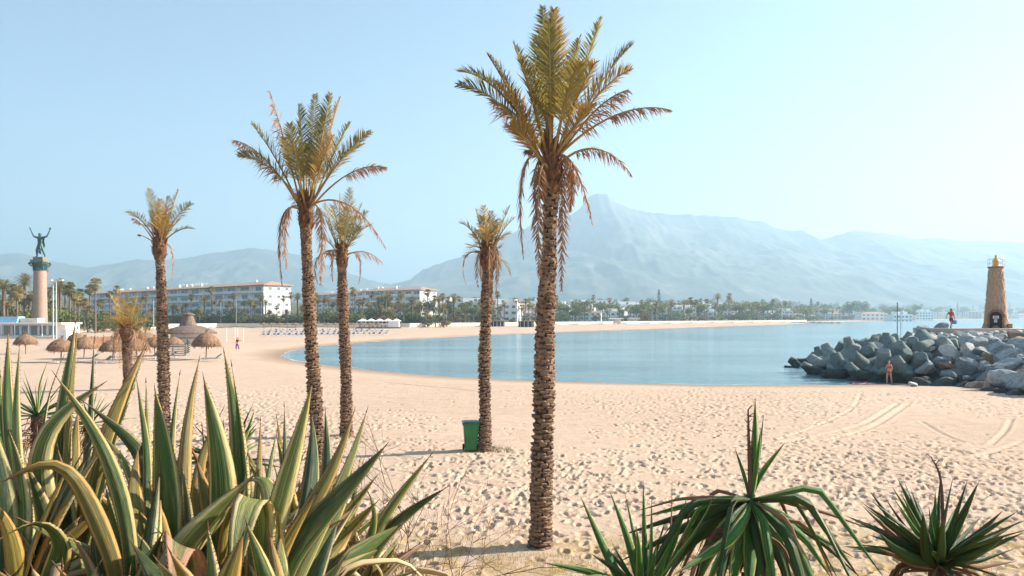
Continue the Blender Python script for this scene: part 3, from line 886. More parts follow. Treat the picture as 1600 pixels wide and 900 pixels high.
# ------------------------------------------------------------------ long succulent leaves
def blade(pts, width, mats, parent, name='leaf', roll=0.0, cup=.25, thick=.012, teeth=True, prof='agave', label=None, n=18, fold=0.0, origin=None):
    """a fleshy blade through pts (base to tip) with its broad side turned by roll from the viewer's side"""
    origin = origin or Vector((0, 0, 0))
    pp_ = [Vector(p) - origin for p in pts]
    up_ = all(pp_[i + 1].z > pp_[i].z - .005 for i in range(len(pp_) - 1))
    path = relax(pp_, n, 60 if up_ else 7)
    mb = MB()
    K = 4  # half sections
    us = [-1, -.72, -.4, 0, .4, .72, 1]
    fwd = Vector((0, 1, 0))
    rings = []
    side_prev = None
    for i, p in enumerate(path):
        v = i / n
        t = (path[min(i + 1, n)] - path[max(i - 1, 0)]).normalized()
        s = t.cross(fwd)
        if side_prev is not None:
            s2 = side_prev - t * side_prev.dot(t)
            s = s2 if s2.length > .05 else s
        if s.length < .02: s = Vector((1, 0, 0))
        s.normalize()
        side_prev = s
        sr = Matrix.Rotation(roll, 3, t) @ s
        nn = sr.cross(t)
        if prof == 'agave':
            w = width * (.52 + .62 * v - .10 * v * v if v < .5 else (.805) * (1 - ((v - .5) / .5) ** 1.55)) / .80
            w = max(w, width * .02)
        elif prof == 'sword':
            w = width * min(1, .45 + 1.6 * v) * (1 - max(0, (v - .35) / .65) ** 1.6); w = max(w, width * .02)
        else:
            w = width * (1 - v * .97)
        hw = w * .5
        top = []; bot = []
        for u in us:
            c = cup * (u * u) * w + fold * abs(u) * w
            top.append((p + sr * u * hw + nn * c, (u, v)))
        for u in us[1:-1][::-1]:
            c = cup * (u * u) * w + fold * abs(u) * w - thick * (1 - u * u) * (1 - .8 * v)
            bot.append((p + sr * u * hw + nn * c, (u, v)))
        rings.append(top + bot)
    m = len(rings[0])
    vs = [q[0] for r in rings for q in r]; at = [q[1] for r in rings for q in r]
    fs = []
    for i in range(n):
        for k in range(m):
            k2 = (k + 1) % m
            fs.append((i * m + k, i * m + k2, (i + 1) * m + k2, (i + 1) * m + k))
    mb.add(vs, fs, 0, at)
    if teeth:
        for i in range(n):
            for sidx in (0, 6):
                for q in range(3):
                    f0 = (q + random.random() * .6) / 3
                    a = rings[i][sidx][0].lerp(rings[i + 1][sidx][0], f0)
                    c = rings[i][3][0].lerp(rings[i + 1][3][0], f0)
                    o = (a - c)
                    if o.length < .006: continue
                    o.normalize(); tt = (rings[i + 1][sidx][0] - rings[i][sidx][0]).normalized()
                    L = .0075 * random.uniform(.6, 1.2)
                    mb.add([a - tt * .004 - o * .002, a + tt * .004 - o * .002, a + o * L - tt * .003], [(0, 1, 2)], 1, [(1., .5)] * 3)
        e = rings[-1][3][0]; t = (path[-1] - path[-2]).normalized()
        mb.tube([e - t * .01, e + t * .035], [.004, .0008], 4, 1)
    o = mb.build(name, [mats, M['spike']], parent, smooth=True)
    if label: o['label'] = label
    return o

def agave(bpx, bpy, d, leaves, label, fill=8, seed=0, fillr=1.0, fillmats=('agave', 'agave_dark', 'agave_gold', 'agave_pale', 'agave_gold', 'agave_pale'), flen=(.5, 1.1), elr=(.35, 1.4)):
    """base pixel (below the frame) + distance; leaves: (points, width px, material, roll, depth of tip[, cup])"""
    random.seed(seed)
    x = (bpx - 800) / F * d
    base = Vector((x, d, ground(x, d) - .02))
    root = empty('agave_plant', base, label=label, cat='agave', group='variegated agaves in front of the beach')
    for lf in leaves:
        pts, w, mt, roll, dt = lf[:5]
        cup = lf[5] if len(lf) > 5 else .16
        n = len(pts)
        world = [base + Vector((0, 0, .05)) + Vector((random.uniform(-.06, .06), random.uniform(-.06, .06), 0))]
        for i, (a, b) in enumerate(pts):
            f = (i + 1) / n
            world.append(P(a, b, d + dt * f))
        blade(world, w * 1.0 / F * (d + dt * .5), M[mt], root, 'leaf', roll, cup, .011, True, 'agave', None, 20, 0, base)
    for i in range(fill):
        w = random.uniform(0, 2 * PI); L = random.uniform(*flen); el = random.uniform(*elr)
        hd = Vector((math.cos(w), math.sin(w), 0))
        if leaves and hd.y < -.2 and random.random() < .75: hd.y = -hd.y
        tip = base + hd * L * math.cos(el) * fillr + Vector((0, 0, L * math.sin(el)))
        mid = base + hd * L * .45 * math.cos(el) * fillr * .8 + Vector((0, 0, L * .55 * math.sin(el) + .03))
        blade([base, mid, tip], random.uniform(.09, .165), M[random.choice(fillmats)], root, 'leaf', random.uniform(-1.3, 1.3), .2, .015, True, 'agave', None, 12, 0, base)
    for i in range(16):
        w = random.uniform(0, 2 * PI); L = random.uniform(.4, 1.0); hd = Vector((math.cos(w), math.sin(w), 0))
        k = random.uniform(.15, .5)
        blade([base, base + hd * L * .35 + Vector((0, 0, k * L)), base + hd * L * .7 + Vector((0, 0, k * L * .9)), base + hd * L * .95 + Vector((random.uniform(-.1, .1), 0, k * L * .2))], random.uniform(.03, .075),
              M['agave_dead'], root, 'dead_leaf', random.uniform(-1.5, 1.5), .5, .006, False, 'agave', None, 12, 0, base)
    return root

agave(10, 1120, 3.7, [
    ([(0, 900), (-6, 760), (-14, 655)], 62, 'agave_dark', .2, .2),
    ([(20, 900), (40, 800), (30, 735), (14, 672)], 44, 'agave', -.5, .3),
    ([(60, 880), (45, 800), (10, 700), (9, 610), (13, 518)], 27, 'agave', .3, .9),
    ([(40, 880), (20, 700), (22, 611), (31, 538)], 24, 'agave_pale', -.2, .8),
    ([(-10, 860), (-2, 720), (-3, 640), (-1, 560)], 22, 'agave', .6, .9),
    ([(70, 930), (98, 850), (70, 815), (40, 818), (0, 842)], 40, 'agave', .1, -.3),
    ([(30, 900), (20, 830), (4, 790), (-20, 775)], 30, 'agave_gold', .9, -.2),
    ([(60, 900), (50, 860), (30, 830)], 26, 'agave_gold', -.7, .1),
], 'variegated agave at the bottom left corner, one leaf bent to the frame edge', 14, 1)

agave(100, 1120, 4.2, [
    ([(60, 800), (42, 700), (52, 660), (88, 636), (120, 625), (160, 600)], 46, 'agave_pale', .0, .2),
    ([(95, 820), (86, 705), (104, 590), (118, 503)], 34, 'agave', .1, .5),
    ([(110, 820), (100, 700), (116, 590), (121, 512)], 15, 'agave_gold', 1.2, .45),
    ([(120, 840), (138, 700), (142, 620), (147, 534)], 18, 'agave_dark', -.3, .6),
    ([(130, 850), (160, 682), (195, 607), (227, 540)], 29, 'agave_gold', .5, .5),
    ([(140, 850), (172, 690), (206, 610), (228, 545)], 13, 'agave_pale', -.6, .45),
    ([(200, 860), (262, 720), (236, 704), (180, 666), (133, 629)], 30, 'agave_dark', .2, .1),
    ([(90, 830), (66, 760), (56, 680), (70, 610), (98, 560)], 20, 'agave', -.6, .8),
    ([(120, 830), (110, 740), (116, 690), (122, 640)], 28, 'agave_gold', .4, .7),
    ([(100, 880), (100, 800), (96, 740), (90, 700)], 40, 'agave_dark', 0, -.1),
], 'tall variegated agave behind the bent leaf, its spear tips crossing the sand on the left', 16, 2)

agave(205, 1130, 3.6, [
    ([(213, 900), (187, 749), (147, 664), (87, 587)], 27, 'agave', .2, .1),
    ([(178, 880), (142, 792), (112, 738), (84, 718), (48, 729), (-2, 756)], 30, 'agave_gold', .35, -.2),
    ([(170, 930), (150, 850), (140, 825), (152, 812)], 56, 'agave_dark', .1, .15),
    ([(150, 930), (128, 850), (116, 835), (112, 838)], 28, 'agave_scorched', -.3, -.1),
    ([(240, 900), (215, 820), (205, 760), (216, 700)], 34, 'agave_gold', .6, .6),
    ([(225, 900), (226, 800), (238, 730), (222, 650), (213, 590)], 15, 'agave', .2, 1.0),
    ([(235, 900), (240, 780), (230, 690), (228, 596)], 13, 'agave_pale', .4, 1.0),
    ([(190, 900), (180, 830), (168, 790), (165, 760)], 30, 'agave', -.4, .4),
    ([(240, 940), (230, 880), (210, 840), (200, 820)], 40, 'agave_dark', .3, .2),
], 'variegated agave with a long narrow leaf leaning left and a scorched one drooping across', 14, 3)

agave(280, 1130, 3.95, [
    ([(263, 900), (256, 722), (242, 608)], 47, 'agave', .12, .1, .22),
    ([(290, 900), (292, 790), (285, 733)], 36, 'agave_pale', -.7, .3),
    ([(292, 880), (284, 760), (292, 640), (311, 562)], 22, 'agave_gold', .3, .7),
    ([(276, 880), (262, 760), (268, 660), (281, 584)], 16, 'agave', .0, .8),
    ([(290, 960), (285, 870), (282, 846), (278, 852), (270, 930)], 80, 'agave_scorched', .0, -.7, .10),
    ([(310, 900), (310, 800), (300, 750), (318, 690), (348, 640)], 22, 'agave_gold', .5, .5),
    ([(240, 900), (220, 760), (190, 700), (160, 680)], 22, 'agave_pale', .9, .4),
], 'variegated agave with the broadest upright green leaf and a pinkish folded leaf below', 14, 4)

agave(355, 1120, 4.0, [
    ([(333, 910), (350, 770), (340, 700), (318, 590)], 50, 'agave', -.1, .1, .22),
    ([(378, 880), (378, 760), (369, 633), (350, 550)], 30, 'agave', .35, .3),
    ([(390, 880), (384, 740), (376, 650), (362, 570)], 14, 'agave_pale', -.9, .3),
    ([(400, 930), (404, 800), (400, 770), (388, 776), (372, 850), (366, 940)], 58, 'agave_pale', .0, -.6, .08),
    ([(350, 920), (345, 840), (362, 780), (380, 768)], 20, 'agave_gold', .9, -.3),
    ([(425, 880), (428, 780), (415, 742), (390, 748), (375, 766)], 34, 'agave_pale', .3, .5),
    ([(320, 900), (318, 780), (330, 720), (345, 660)], 16, 'agave_gold', .6, .8),
    ([(400, 880), (404, 780), (406, 730), (407, 656)], 15, 'agave_gold', .5, .9),
    ([(410, 880), (414, 790), (420, 730), (433, 672)], 12, 'agave_pale', .1, 1.0),
], 'variegated agave with a pale leaf folded over like a cloth in front', 14, 5)

agave(440, 1120, 3.8, [
    ([(400, 920), (424, 830), (452, 730), (476, 652), (488, 599)], 36, 'agave_pale', .1, .1, .22),
    ([(425, 905), (505, 800), (560, 750), (603, 696)], 38, 'agave_dark', .35, .2, .22),
    ([(415, 895), (492, 788), (536, 708), (553, 643)], 26, 'agave_gold', .2, .4),
    ([(470, 895), (524, 780), (550, 725), (573, 642)], 22, 'agave_pale', .5, .6),
    ([(440, 900), (440, 800), (447, 730), (444, 634)], 14, 'agave_dark', .3, 1.1),
    ([(460, 900), (482, 790), (494, 720), (487, 646)], 30, 'agave_dark', .2, .9),
    ([(470, 900), (506, 790), (514, 720), (508, 640)], 25, 'agave_dark', -.3, 1.1),
    ([(420, 900), (470, 810), (495, 770)], 26, 'agave_gold', .7, .0),
    ([(450, 910), (520, 830), (548, 770), (552, 712)], 18, 'agave', .4, .8),
], 'large variegated agave fanning to the right, a dark leaf pointing over the sand', 16, 6)

agave(560, 1060, 5.1, [
    ([(575, 860), (600, 803), (640, 756), (673, 711)], 20, 'agave_pale', .4, .2),
    ([(570, 880), (600, 830), (645, 795), (697, 762)], 22, 'agave_dark', .3, .2),
    ([(560, 880), (596, 808), (590, 785), (575, 768)], 16, 'agave', .4, .1),
    ([(535, 930), (548, 880), (575, 872), (598, 895), (600, 920)], 20, 'agave_pale', .2, -.4),
    ([(545, 880), (548, 810), (556, 760), (562, 720)], 14, 'agave', .2, .5),
    ([(600, 900), (640, 860), (668, 850)], 12, 'agave_scorched', .4, .3),
    ([(520, 900), (512, 820), (516, 760), (530, 700)], 16, 'agave_dark', .5, .6),
    ([(590, 890), (610, 860), (624, 838)], 14, 'agave_pale', .4, .4),
], 'smaller ragged agave furthest right of the clump, two leaves reaching over the sand', 14, 7, .9, flen=(.35, .75))

# agave pups and back row that close the gaps
random.seed(31)
backs = [(35, 5.4), (160, 5.6), (250, 5.3), (335, 5.5), (395, 5.2), (470, 5.2), (85, 3.1), (180, 3.0), (330, 3.05), (440, 3.1)]
for i, (bx, d) in enumerate(backs):
    lab = ['agave in the back row at the far left, only its middle leaves showing', 'agave in the back row below the short bushy palm', 'agave in the back row in front of the slim left palm',
           'agave in the back row between the two broadest upright leaves', 'agave in the back row behind the folded pale leaf', 'agave in the back row in front of the second tallest palm',
           'low agave pup under the bent corner leaf', 'low agave pup at the bottom edge under the long leaning leaf', 'low agave pup at the bottom edge beside the pinkish folded leaf',
           'low agave pup at the bottom edge beside the pale folded leaf'][i]
    if d < 4:
        agave(bx, 1100, d, [], lab, 18, 40 + i, 1.0, flen=(.35, .72), elr=(.4, 1.4))
    else:
        agave(bx, 1050, d, [], lab, 30, 40 + i, .8, flen=(.8, 1.5), elr=(.6, 1.5))

def yucca(px, d, z, leaves, label, nfill, seed, L=(.45, .8), wd=.035, mats=('strap', 'strap_dark'), droop=.1, ht=0.3, dead=0, name='yucca_plant', elr=(-.1, 1.35)):
    random.seed(seed)
    x = (px - 800) / F * d
    g = ground(x, d)
    root = empty(name, (x, d, g), label=label, cat='yucca')
    c = Vector((x, d, z))
    tk = MB()
    hz = z - g
    pts = [Vector((0, 0, -.05)), Vector((.02, 0, hz * .5)), Vector((0, 0, hz))]
    tk.tube(catmull(pts, 8), .05, 9)
    for i in range(int(hz / .03)):
        w = i * 2.4; zz = i * .03
        o = Vector((math.cos(w), math.sin(w), 0)); s = Vector((-math.sin(w), math.cos(w), 0))
        b = Vector((0, 0, zz)) + o * .045
        tk.add([b - s * .03, b + s * .03, b + o * .03 - Vector((0, 0, .10)), ], [(0, 1, 2)])
    tk.build('stem', M['twig'], root)
    for lf in leaves:
        pts, w, mt, roll, dt = lf[:5]
        n = len(pts)
        world = [c + Vector((random.uniform(-.02, .02), random.uniform(-.02, .02), random.uniform(-.04, .04)))]
        for i, (a, b) in enumerate(pts): world.append(P(a, b, d + dt * (i + 1) / n))
        blade(world, w / F * d, M[mt], root, 'leaf', roll, .22, .006, False, 'sword', None, 16, .12, root.location)
    for i in range(nfill):
        w = random.uniform(0, 2 * PI); l = random.uniform(*L); el = random.uniform(*elr)
        hd = Vector((math.cos(w), math.sin(w), 0))
        tip = c + hd * l * math.cos(el) + Vector((0, 0, l * math.sin(el) - droop * l * 2 * math.cos(el)))
        mid = c + hd * l * .5 * math.cos(el) + Vector((0, 0, l * .5 * math.sin(el) + droop * l * .18))
        blade([c, mid, tip], wd * random.uniform(.7, 1.2), M[random.choice(mats)], root, 'leaf', random.uniform(-1, 1), .2, .004, False, 'sword', None, 10, .12, root.location)
    for i in range(dead):
        w = random.uniform(0, 2 * PI); l = random.uniform(*L) * .9
        hd = Vector((math.cos(w), math.sin(w), 0))
        z0 = Vector((0, 0, -random.uniform(0, .25)))
        blade([c + z0, c + z0 + hd * l * .5 + Vector((0, 0, -.02)), c + z0 + hd * l * .75 + Vector((0, 0, -l * random.uniform(.3, .7)))], wd * .6, M['strap_dead'], root, 'dead_leaf', random.uniform(-1, 1), .3, .003, False, 'sword', None, 8, .1, root.location)
    return root

# upright sword-leaved plant, centre right
yucca(1008, 4.1, CH - (960 - HOR) / F * 4.1, [
    ([(955, 880), (907, 775)], 16, 'strap', .2, .2), ([(985, 850), (953, 768)], 15, 'strap', -.1, .1), ([(995, 850), (977, 772)], 9, 'strap', .3, .3), ([(1008, 850), (1005, 749)], 10, 'strap', .1, .2),
    ([(1020, 860), (1018, 778)], 9, 'strap', .4, .1), ([(1033, 893), (1062, 830), (1073, 778)], 17, 'strap', .1, .1), ([(1040, 890), (1100, 820), (1122, 758)], 7, 'strap', .2, -.1),
    ([(1060, 880), (1078, 810), (1082, 769)], 6, 'strap_dead', .2, .1), ([(1045, 870), (1051, 800), (1050, 746)], 4, 'strap_dead', 0, .2), ([(950, 898), (900, 888), (847, 879)], 15, 'strap', .3, -.1),
    ([(975, 895), (945, 880), (923, 865)], 13, 'strap_dark', .3, -.2), ([(990, 900), (960, 870), (934, 842)], 9, 'strap_dark', .5, .2), ([(1000, 900), (1001, 860), (994, 822)], 14, 'strap', .2, -.2),
    ([(1015, 900), (1028, 860), (1040, 812)], 12, 'strap_dark', .6, .3), ([(960, 910), (935, 900), (905, 902)], 14, 'strap', .2, -.4)],
    'green sword-leaved plant with pale leaf margins, left of the drooping one', 18, 51, (.25, .5), .038, droop=.05)

# drooping strap-leaved plant with a broken flower stalk
cB = CH - (782 - HOR) / F * 4.2
rt = yucca(1173, 4.2, cB, [
    ([(1130, 776), (1070, 788), (1002, 808)], 15, 'strap', .9, .2), ([(1120, 790), (1040, 812), (966, 838)], 13, 'strap_dark', .8, .1), ([(1110, 800), (1040, 840), (963, 880)], 14, 'strap_dark', .6, .1),
    ([(1171, 802), (1146, 842), (1053, 898)], 20, 'strap', .4, -.5), ([(1130, 800), (1075, 850), (1040, 905)], 22, 'strap_dark', .4, .2), ([(1140, 815), (1105, 870), (1085, 925)], 24, 'strap', .3, .0),
    ([(1155, 820), (1130, 880), (1120, 940)], 26, 'strap_dark', .2, -.1), ([(1165, 830), (1150, 890), (1142, 950)], 27, 'strap', -.1, -.2), ([(1175, 830), (1172, 890), (1170, 950)], 25, 'strap', .2, -.3),
    ([(1185, 820), (1198, 880), (1204, 945)], 27, 'strap', -.1, -.2), ([(1192, 812), (1222, 870), (1240, 940)], 22, 'strap_dark', -.3, -.1), ([(1198, 800), (1242, 855), (1262, 915)], 18, 'strap', -.4, 0),
    ([(1200, 790), (1262, 842), (1300, 905)], 17, 'strap', -.5, .1), ([(1205, 800), (1262, 826), (1336, 872)], 13, 'strap', -.6, .2), ([(1205, 790), (1240, 815), (1310, 862)], 9, 'strap_dead', -.6, .3),
    ([(1215, 795), (1290, 850), (1347, 905)], 12, 'strap_dark', -.5, .3), ([(1195, 800), (1250, 870), (1290, 930)], 14, 'strap_dead', -.3, .2), ([(1215, 780), (1290, 800), (1370, 830)], 8, 'strap_dead', -.6, .4),
    ([(1120, 775), (1060, 778), (990, 800)], 8, 'strap_dead', .7, .5), ([(1165, 810), (1120, 880), (1095, 940)], 16, 'strap', .5, -.4), ([(1180, 815), (1192, 870), (1180, 940)], 20, 'strap_dark', .3, -.4),
    ([(1167, 750), (1148, 699)], 7, 'strap', .3, 0), ([(1186, 747), (1227, 691)], 11, 'strap', .2, 0), ([(1178, 740), (1182, 690), (1180, 622)], 14, 'strap', .2, 0), ([(1184, 740), (1190, 690), (1193, 648)], 8, 'strap', .7, .05),
    ([(1180, 740), (1186, 700), (1189, 668)], 9, 'strap', -.3, -.05)],
    'strap-leaved plant with drooping green leaves round a broken brown stalk', 22, 52, (.5, .8), .055, droop=.35, dead=18, elr=(-1.0, .15))
def stalk(root, px_pts, d, rad, name, hairs=0, hl=.05):
    mb = MB()
    pts = [P(a, b, d) - root.location for a, b in px_pts]
    pp = catmull(pts, 14)
    mb.tube(pp, [rad * (1 - .75 * i / 14) for i in range(15)], 6)
    for i in range(hairs):
        p = random.choice(pp[2:])
        w = Vector((random.uniform(-1, 1), random.uniform(-1, 1), random.uniform(-.2, 1))).normalized() * random.uniform(.3, 1) * hl
        mb.tube([p, p + w * .6, p + w], [.0035, .0025, .001], 4)
    mb.build(name, M['twig'], root, label='brown dried stalk')
stalk(rt, [(1174, 785), (1172, 740), (1170, 690), (1169, 640)], 4.2, .018, 'stalk', 46, .05)

rt = yucca(1467, 4.5, CH - (880 - HOR) / F * 4.5, [
    ([(1415, 840), (1360, 768)], 14, 'strap_dark', .3, .2), ([(1445, 830), (1421, 772)], 16, 'strap_dark', .1, .0), ([(1462, 830), (1463, 779)], 19, 'strap', .2, .1), ([(1480, 840), (1493, 793)], 16, 'strap', .1, .3),
    ([(1490, 845), (1514, 798)], 18, 'strap_dark', .2, -.1), ([(1500, 850), (1534, 806)], 14, 'strap_dark', .3, .3), ([(1520, 850), (1567, 798)], 18, 'strap_dark', .4, .0), ([(1525, 860), (1598, 812)], 18, 'strap_dark', .5, .2),
    ([(1530, 868), (1598, 833)], 17, 'strap_dark', .4, -.1), ([(1530, 880), (1586, 857)], 14, 'strap_dark', .5, .1), ([(1530, 890), (1588, 877)], 12, 'strap_dead', .4, .2), ([(1410, 850), (1344, 787)], 9, 'strap_dead', .3, .3),
    ([(1420, 865), (1362, 817)], 11, 'strap_dark', .4, .1), ([(1425, 880), (1370, 855)], 11, 'strap_dead', .4, -.1), ([(1455, 880), (1448, 830), (1442, 800)], 24, 'strap_dark', .0, -.3), ([(1478, 880), (1476, 840), (1474, 806)], 22, 'strap_dark', .3, -.4),
    ([(1500, 885), (1540, 862), (1570, 838)], 20, 'strap_dark', .2, -.4), ([(1440, 880), (1400, 860), (1372, 830)], 18, 'strap_dark', .2, -.3), ([(1440, 860), (1398, 800), (1382, 776)], 7, 'strap_dead', .2, .3)],
    'dark spiky yucca rosette at the bottom right with a curled dry flower stalk', 46, 53, (.38, .62), .045, ('strap_dark', 'strap_dark', 'strap_dark', 'strap'), .03, dead=60, elr=(.0, 1.3))
stalk(rt, [(1474, 850), (1473, 800), (1471, 760), (1466, 735), (1455, 715)], 4.5, .014, 'stalk', 30, .045)
yucca(58, 6.6, CH - (650 - HOR) / F * 6.6, [([(60, 600), (74, 566)], 4, 'strap', 0, 0)], 'narrow-leaved yucca behind the agaves at the far left', 34, 54, (.28, .45), .018, ('strap', 'strap_dark'), .03, dead=70)
yucca(140, 6.8, CH - (662 - HOR) / F * 6.8, [], 'narrow-leaved yucca among the agave tips, below the thatched parasols', 26, 55, (.22, .38), .016, ('strap', 'strap_dark'), .03, dead=50)
yucca(352, 5.6, CH - (722 - HOR) / F * 5.6, [([(385, 680), (398, 640)], 8, 'strap', 0, .1), ([(380, 690), (402, 668)], 8, 'strap', 0, .1)], 'green narrow-leaved yucca between the agaves and the second palm', 40, 56, (.3, .5), .03, ('strap', 'strap_dark'), .03)

# dead leaves and dry grass
def litter():
    mb = MB()
    r2 = np.random.default_rng(3)
    N = 42000
    x = r2.uniform(-6, 9, N); y = r2.uniform(3.2, 16.5, N)
    den = vnoise(x * .9, y * .9, 61)
    keep = (den > .36 + .35 * smooth(13.0, 16.0, y)) & (r2.uniform(0, 1, N) < (1 - .7 * smooth(14, 16.5, y)))
    x = x[keep]; y = y[keep]; h = gh(x, y)
    for i in range(len(x)):
        L = random.uniform(.03, .10) if y[i] > 8 else random.uniform(.06, .2)
        w = random.uniform(0, 2 * PI); ln = random.uniform(.1, 1.1)
        b = Vector((x[i], y[i], h[i] - .01)); t = b + Vector((math.cos(w) * L * ln, math.sin(w) * L * ln, L))
        s = Vector((-math.sin(w), math.cos(w), 0)) * .004
        m = b.lerp(t, .55) + Vector((0, 0, L * .12))
        mb.add([b - s, b + s, m + s * .8, m - s * .8, t], [(0, 1, 2, 3), (3, 2, 4)])
    mb.build('dry_grass', M['drygrass'], kind='stuff', label='short dry yellow grass round the foot of the nearest palm')
litter()
def straw():
    mb = MB()
    r2 = np.random.default_rng(8); N = 5200
    y = r2.uniform(4.0, 9.5, N); px = r2.uniform(330, 800, N); x = (px - 800) / F * y
    keep = vnoise(x * 1.6, y * 1.6, 91) > .30 + .35 * smooth(640, 800, px)
    x = x[keep]; y = y[keep]; h = gh(x, y)
    for i in range(len(x)):
        L = random.uniform(.08, .34); w = random.uniform(0, 2 * PI); ln = random.uniform(.3, 1.4)
        b = Vector((x[i], y[i], h[i] - .02)); t = b + Vector((math.cos(w) * L * ln, math.sin(w) * L * ln, L * random.uniform(.4, 1)))
        s = Vector((-math.sin(w), math.cos(w), .3)) * random.uniform(.003, .008); m = b.lerp(t, .5) + Vector((0, 0, L * .25))
        mb.add([b - s, b + s, m + s * .8, m - s * .8, t], [(0, 1, 2, 3), (3, 2, 4)])
    mb.build('dry_straw', M['agave_dead'], kind='stuff', label='tangle of dry straw and dead leaves under the agaves')
straw()
def tufts():
    for (px, py, R, n, lab) in ((757, 706, .8, 420, 'small grass tufts round the foot of the palm by the bin'), (541, 684, .7, 200, 'small grass tufts round the foot of the palm behind the second tallest')):
        c = hit(px, py); mb = MB()
        for i in range(n):
            w = random.uniform(0, 2 * PI); r = R * random.random() ** .7
            b = Vector((c.x + r * math.cos(w) + .1, c.y + r * math.sin(w) * .7, 0)); b.z = ground(b.x, b.y) - .01
            L = random.uniform(.05, .22)
            t = b + Vector((random.uniform(-.5, .5) * L, random.uniform(-.5, .5) * L, L)); s = Vector((.005, .002, 0))
            mb.add([b - s, b + s, t], [(0, 1, 2)])
        mb.build('grass_tufts', M['bush'] if px > 700 else M['drygrass'], kind='stuff', label=lab)
tufts()
def shrub_twigs():
    random.seed(77)
    base = hit(640, 880); 
    root = MB()
    def br(p, dirv, L, r, lv):
        q = [p]
        for i in range(5):
            dirv = (dirv + Vector((random.uniform(-.35, .35), random.uniform(-.35, .35), random.uniform(-.2, .15)))).normalized()
            q.append(q[-1] + dirv * L / 5)
        root.tube(q, [r * (1 - .15 * i) for i in range(6)], 4)
        if lv > 0:
            for k in range(4):
                br(q[random.randint(1, 5)], (dirv + Vector((random.uniform(-1, 1), random.uniform(-1, 1), random.uniform(-.3, .6)))).normalized(), L * .6, r * .55, lv - 1)
    for i in range(12):
        br(Vector((random.uniform(-.5, .3), random.uniform(-.4, .4), 0)), Vector((random.uniform(-.5, 1), random.uniform(-.5, .5), random.uniform(.3, .9))).normalized(), random.uniform(.5, 1.1), .006, 2)
    o = root.build('dry_shrub', M['twig'], label='leafless brown twiggy shrub beside the ragged agave', cat='shrub')
    x, d = (600 - 800) / F * 5.6, 5.6
    o.location = (x, d, ground(x, d) + .05)
    o2 = o.copy(); COL.objects.link(o2); x = (690 - 800) / F * 8.4; o2.location = (x, 8.4, ground(x, 8.4)); o2.rotation_euler.z = 2.1
    o2['label'] = 'low twiggy shrub lying on the dry grass left of the nearest palm'
shrub_twigs()

# ------------------------------------------------------------------ breakwater
def mound(x, y):
    x = np.asarray(x, float); y = np.asarray(y, float)
    d = seg_dist(x, y, foot) * np.where(inside(x, y, foot), 1, -1)
    h = -.6 + 3.65 * (1 - np.exp(-np.maximum(d, 0) / 5.2))
    h = np.where(d < 0, -.6 + .5 * d, h)
    tipf = 1 - .75 * np.exp(-((x - 24.5) / 7.0) ** 2 * np.where(x > 24.5, 1, 0)) * (x < 60)
    h = np.where(d > 0, -.6 + (h + .6) * (.45 + .55 * np.clip((x - 24) / 9, 0, 1)), h)
    return h
def build_jetty():
    xs = np.linspace(22, 96, 110); ys = np.linspace(28, 86, 90)
    X, Y = np.meshgrid(xs, ys, indexing='ij'); H = mound(X, Y) - .45 + .5 * fbm(X * .5, Y * .5, 3, 2)
    v = np.stack([X, Y, H], -1).reshape(-1, 3).tolist()
    f = []
    for i in range(109):
        for j in range(89):
            a = i * 90 + j; f.append((a, a + 90, a + 91, a + 1))
    me = bpy.data.meshes.new('jetty'); me.from_pydata(v, [], f); me.materials.append(M['rock'])
    o = bpy.data.objects.new('breakwater_ground', me); link(o); tag(o, kind='structure', label='rubble core of the breakwater under the boulders')
    mb = MB()
    mb.box(66, 68.3, 3.15, 54, 6.6, .5)
    mb.build('jetty_path', M['path'], kind='structure', label='flat tan path along the top of the breakwater')
build_jetty()

def rock_mesh(seed, mat):
    r = random.Random(seed)
    import bmesh
    bm = bmesh.new(); bmesh.ops.create_icosphere(bm, subdivisions=3, radius=.5)
    planes = []
    for i in range(9):
        n = Vector((r.gauss(0, 1), r.gauss(0, 1), r.gauss(0, 1))).normalized(); planes.append((n, r.uniform(.20, .40)))
    off = Vector((r.uniform(0, 50), r.uniform(0, 50), r.uniform(0, 50)))
    from mathutils import noise as mn
    for v in bm.verts:
        p = v.co.copy()
        for n, k in planes:
            e = p.dot(n) - k
            if e > 0: p -= n * e
        p += p.normalized() * (.03 * mn.noise(p * 3 + off) + .03 * mn.noise(p * 9 + off))
        v.co = p
    for f in bm.faces: f.smooth = False
    me = bpy.data.meshes.new('boulder'); bm.to_mesh(me); bm.free(); me.materials.append(mat)
    return me
rocks = {k: [rock_mesh(i + j * 20, M[k]) for i in range(5)] for j, k in enumerate(('rock', 'rock_pale', 'rock_tan'))}

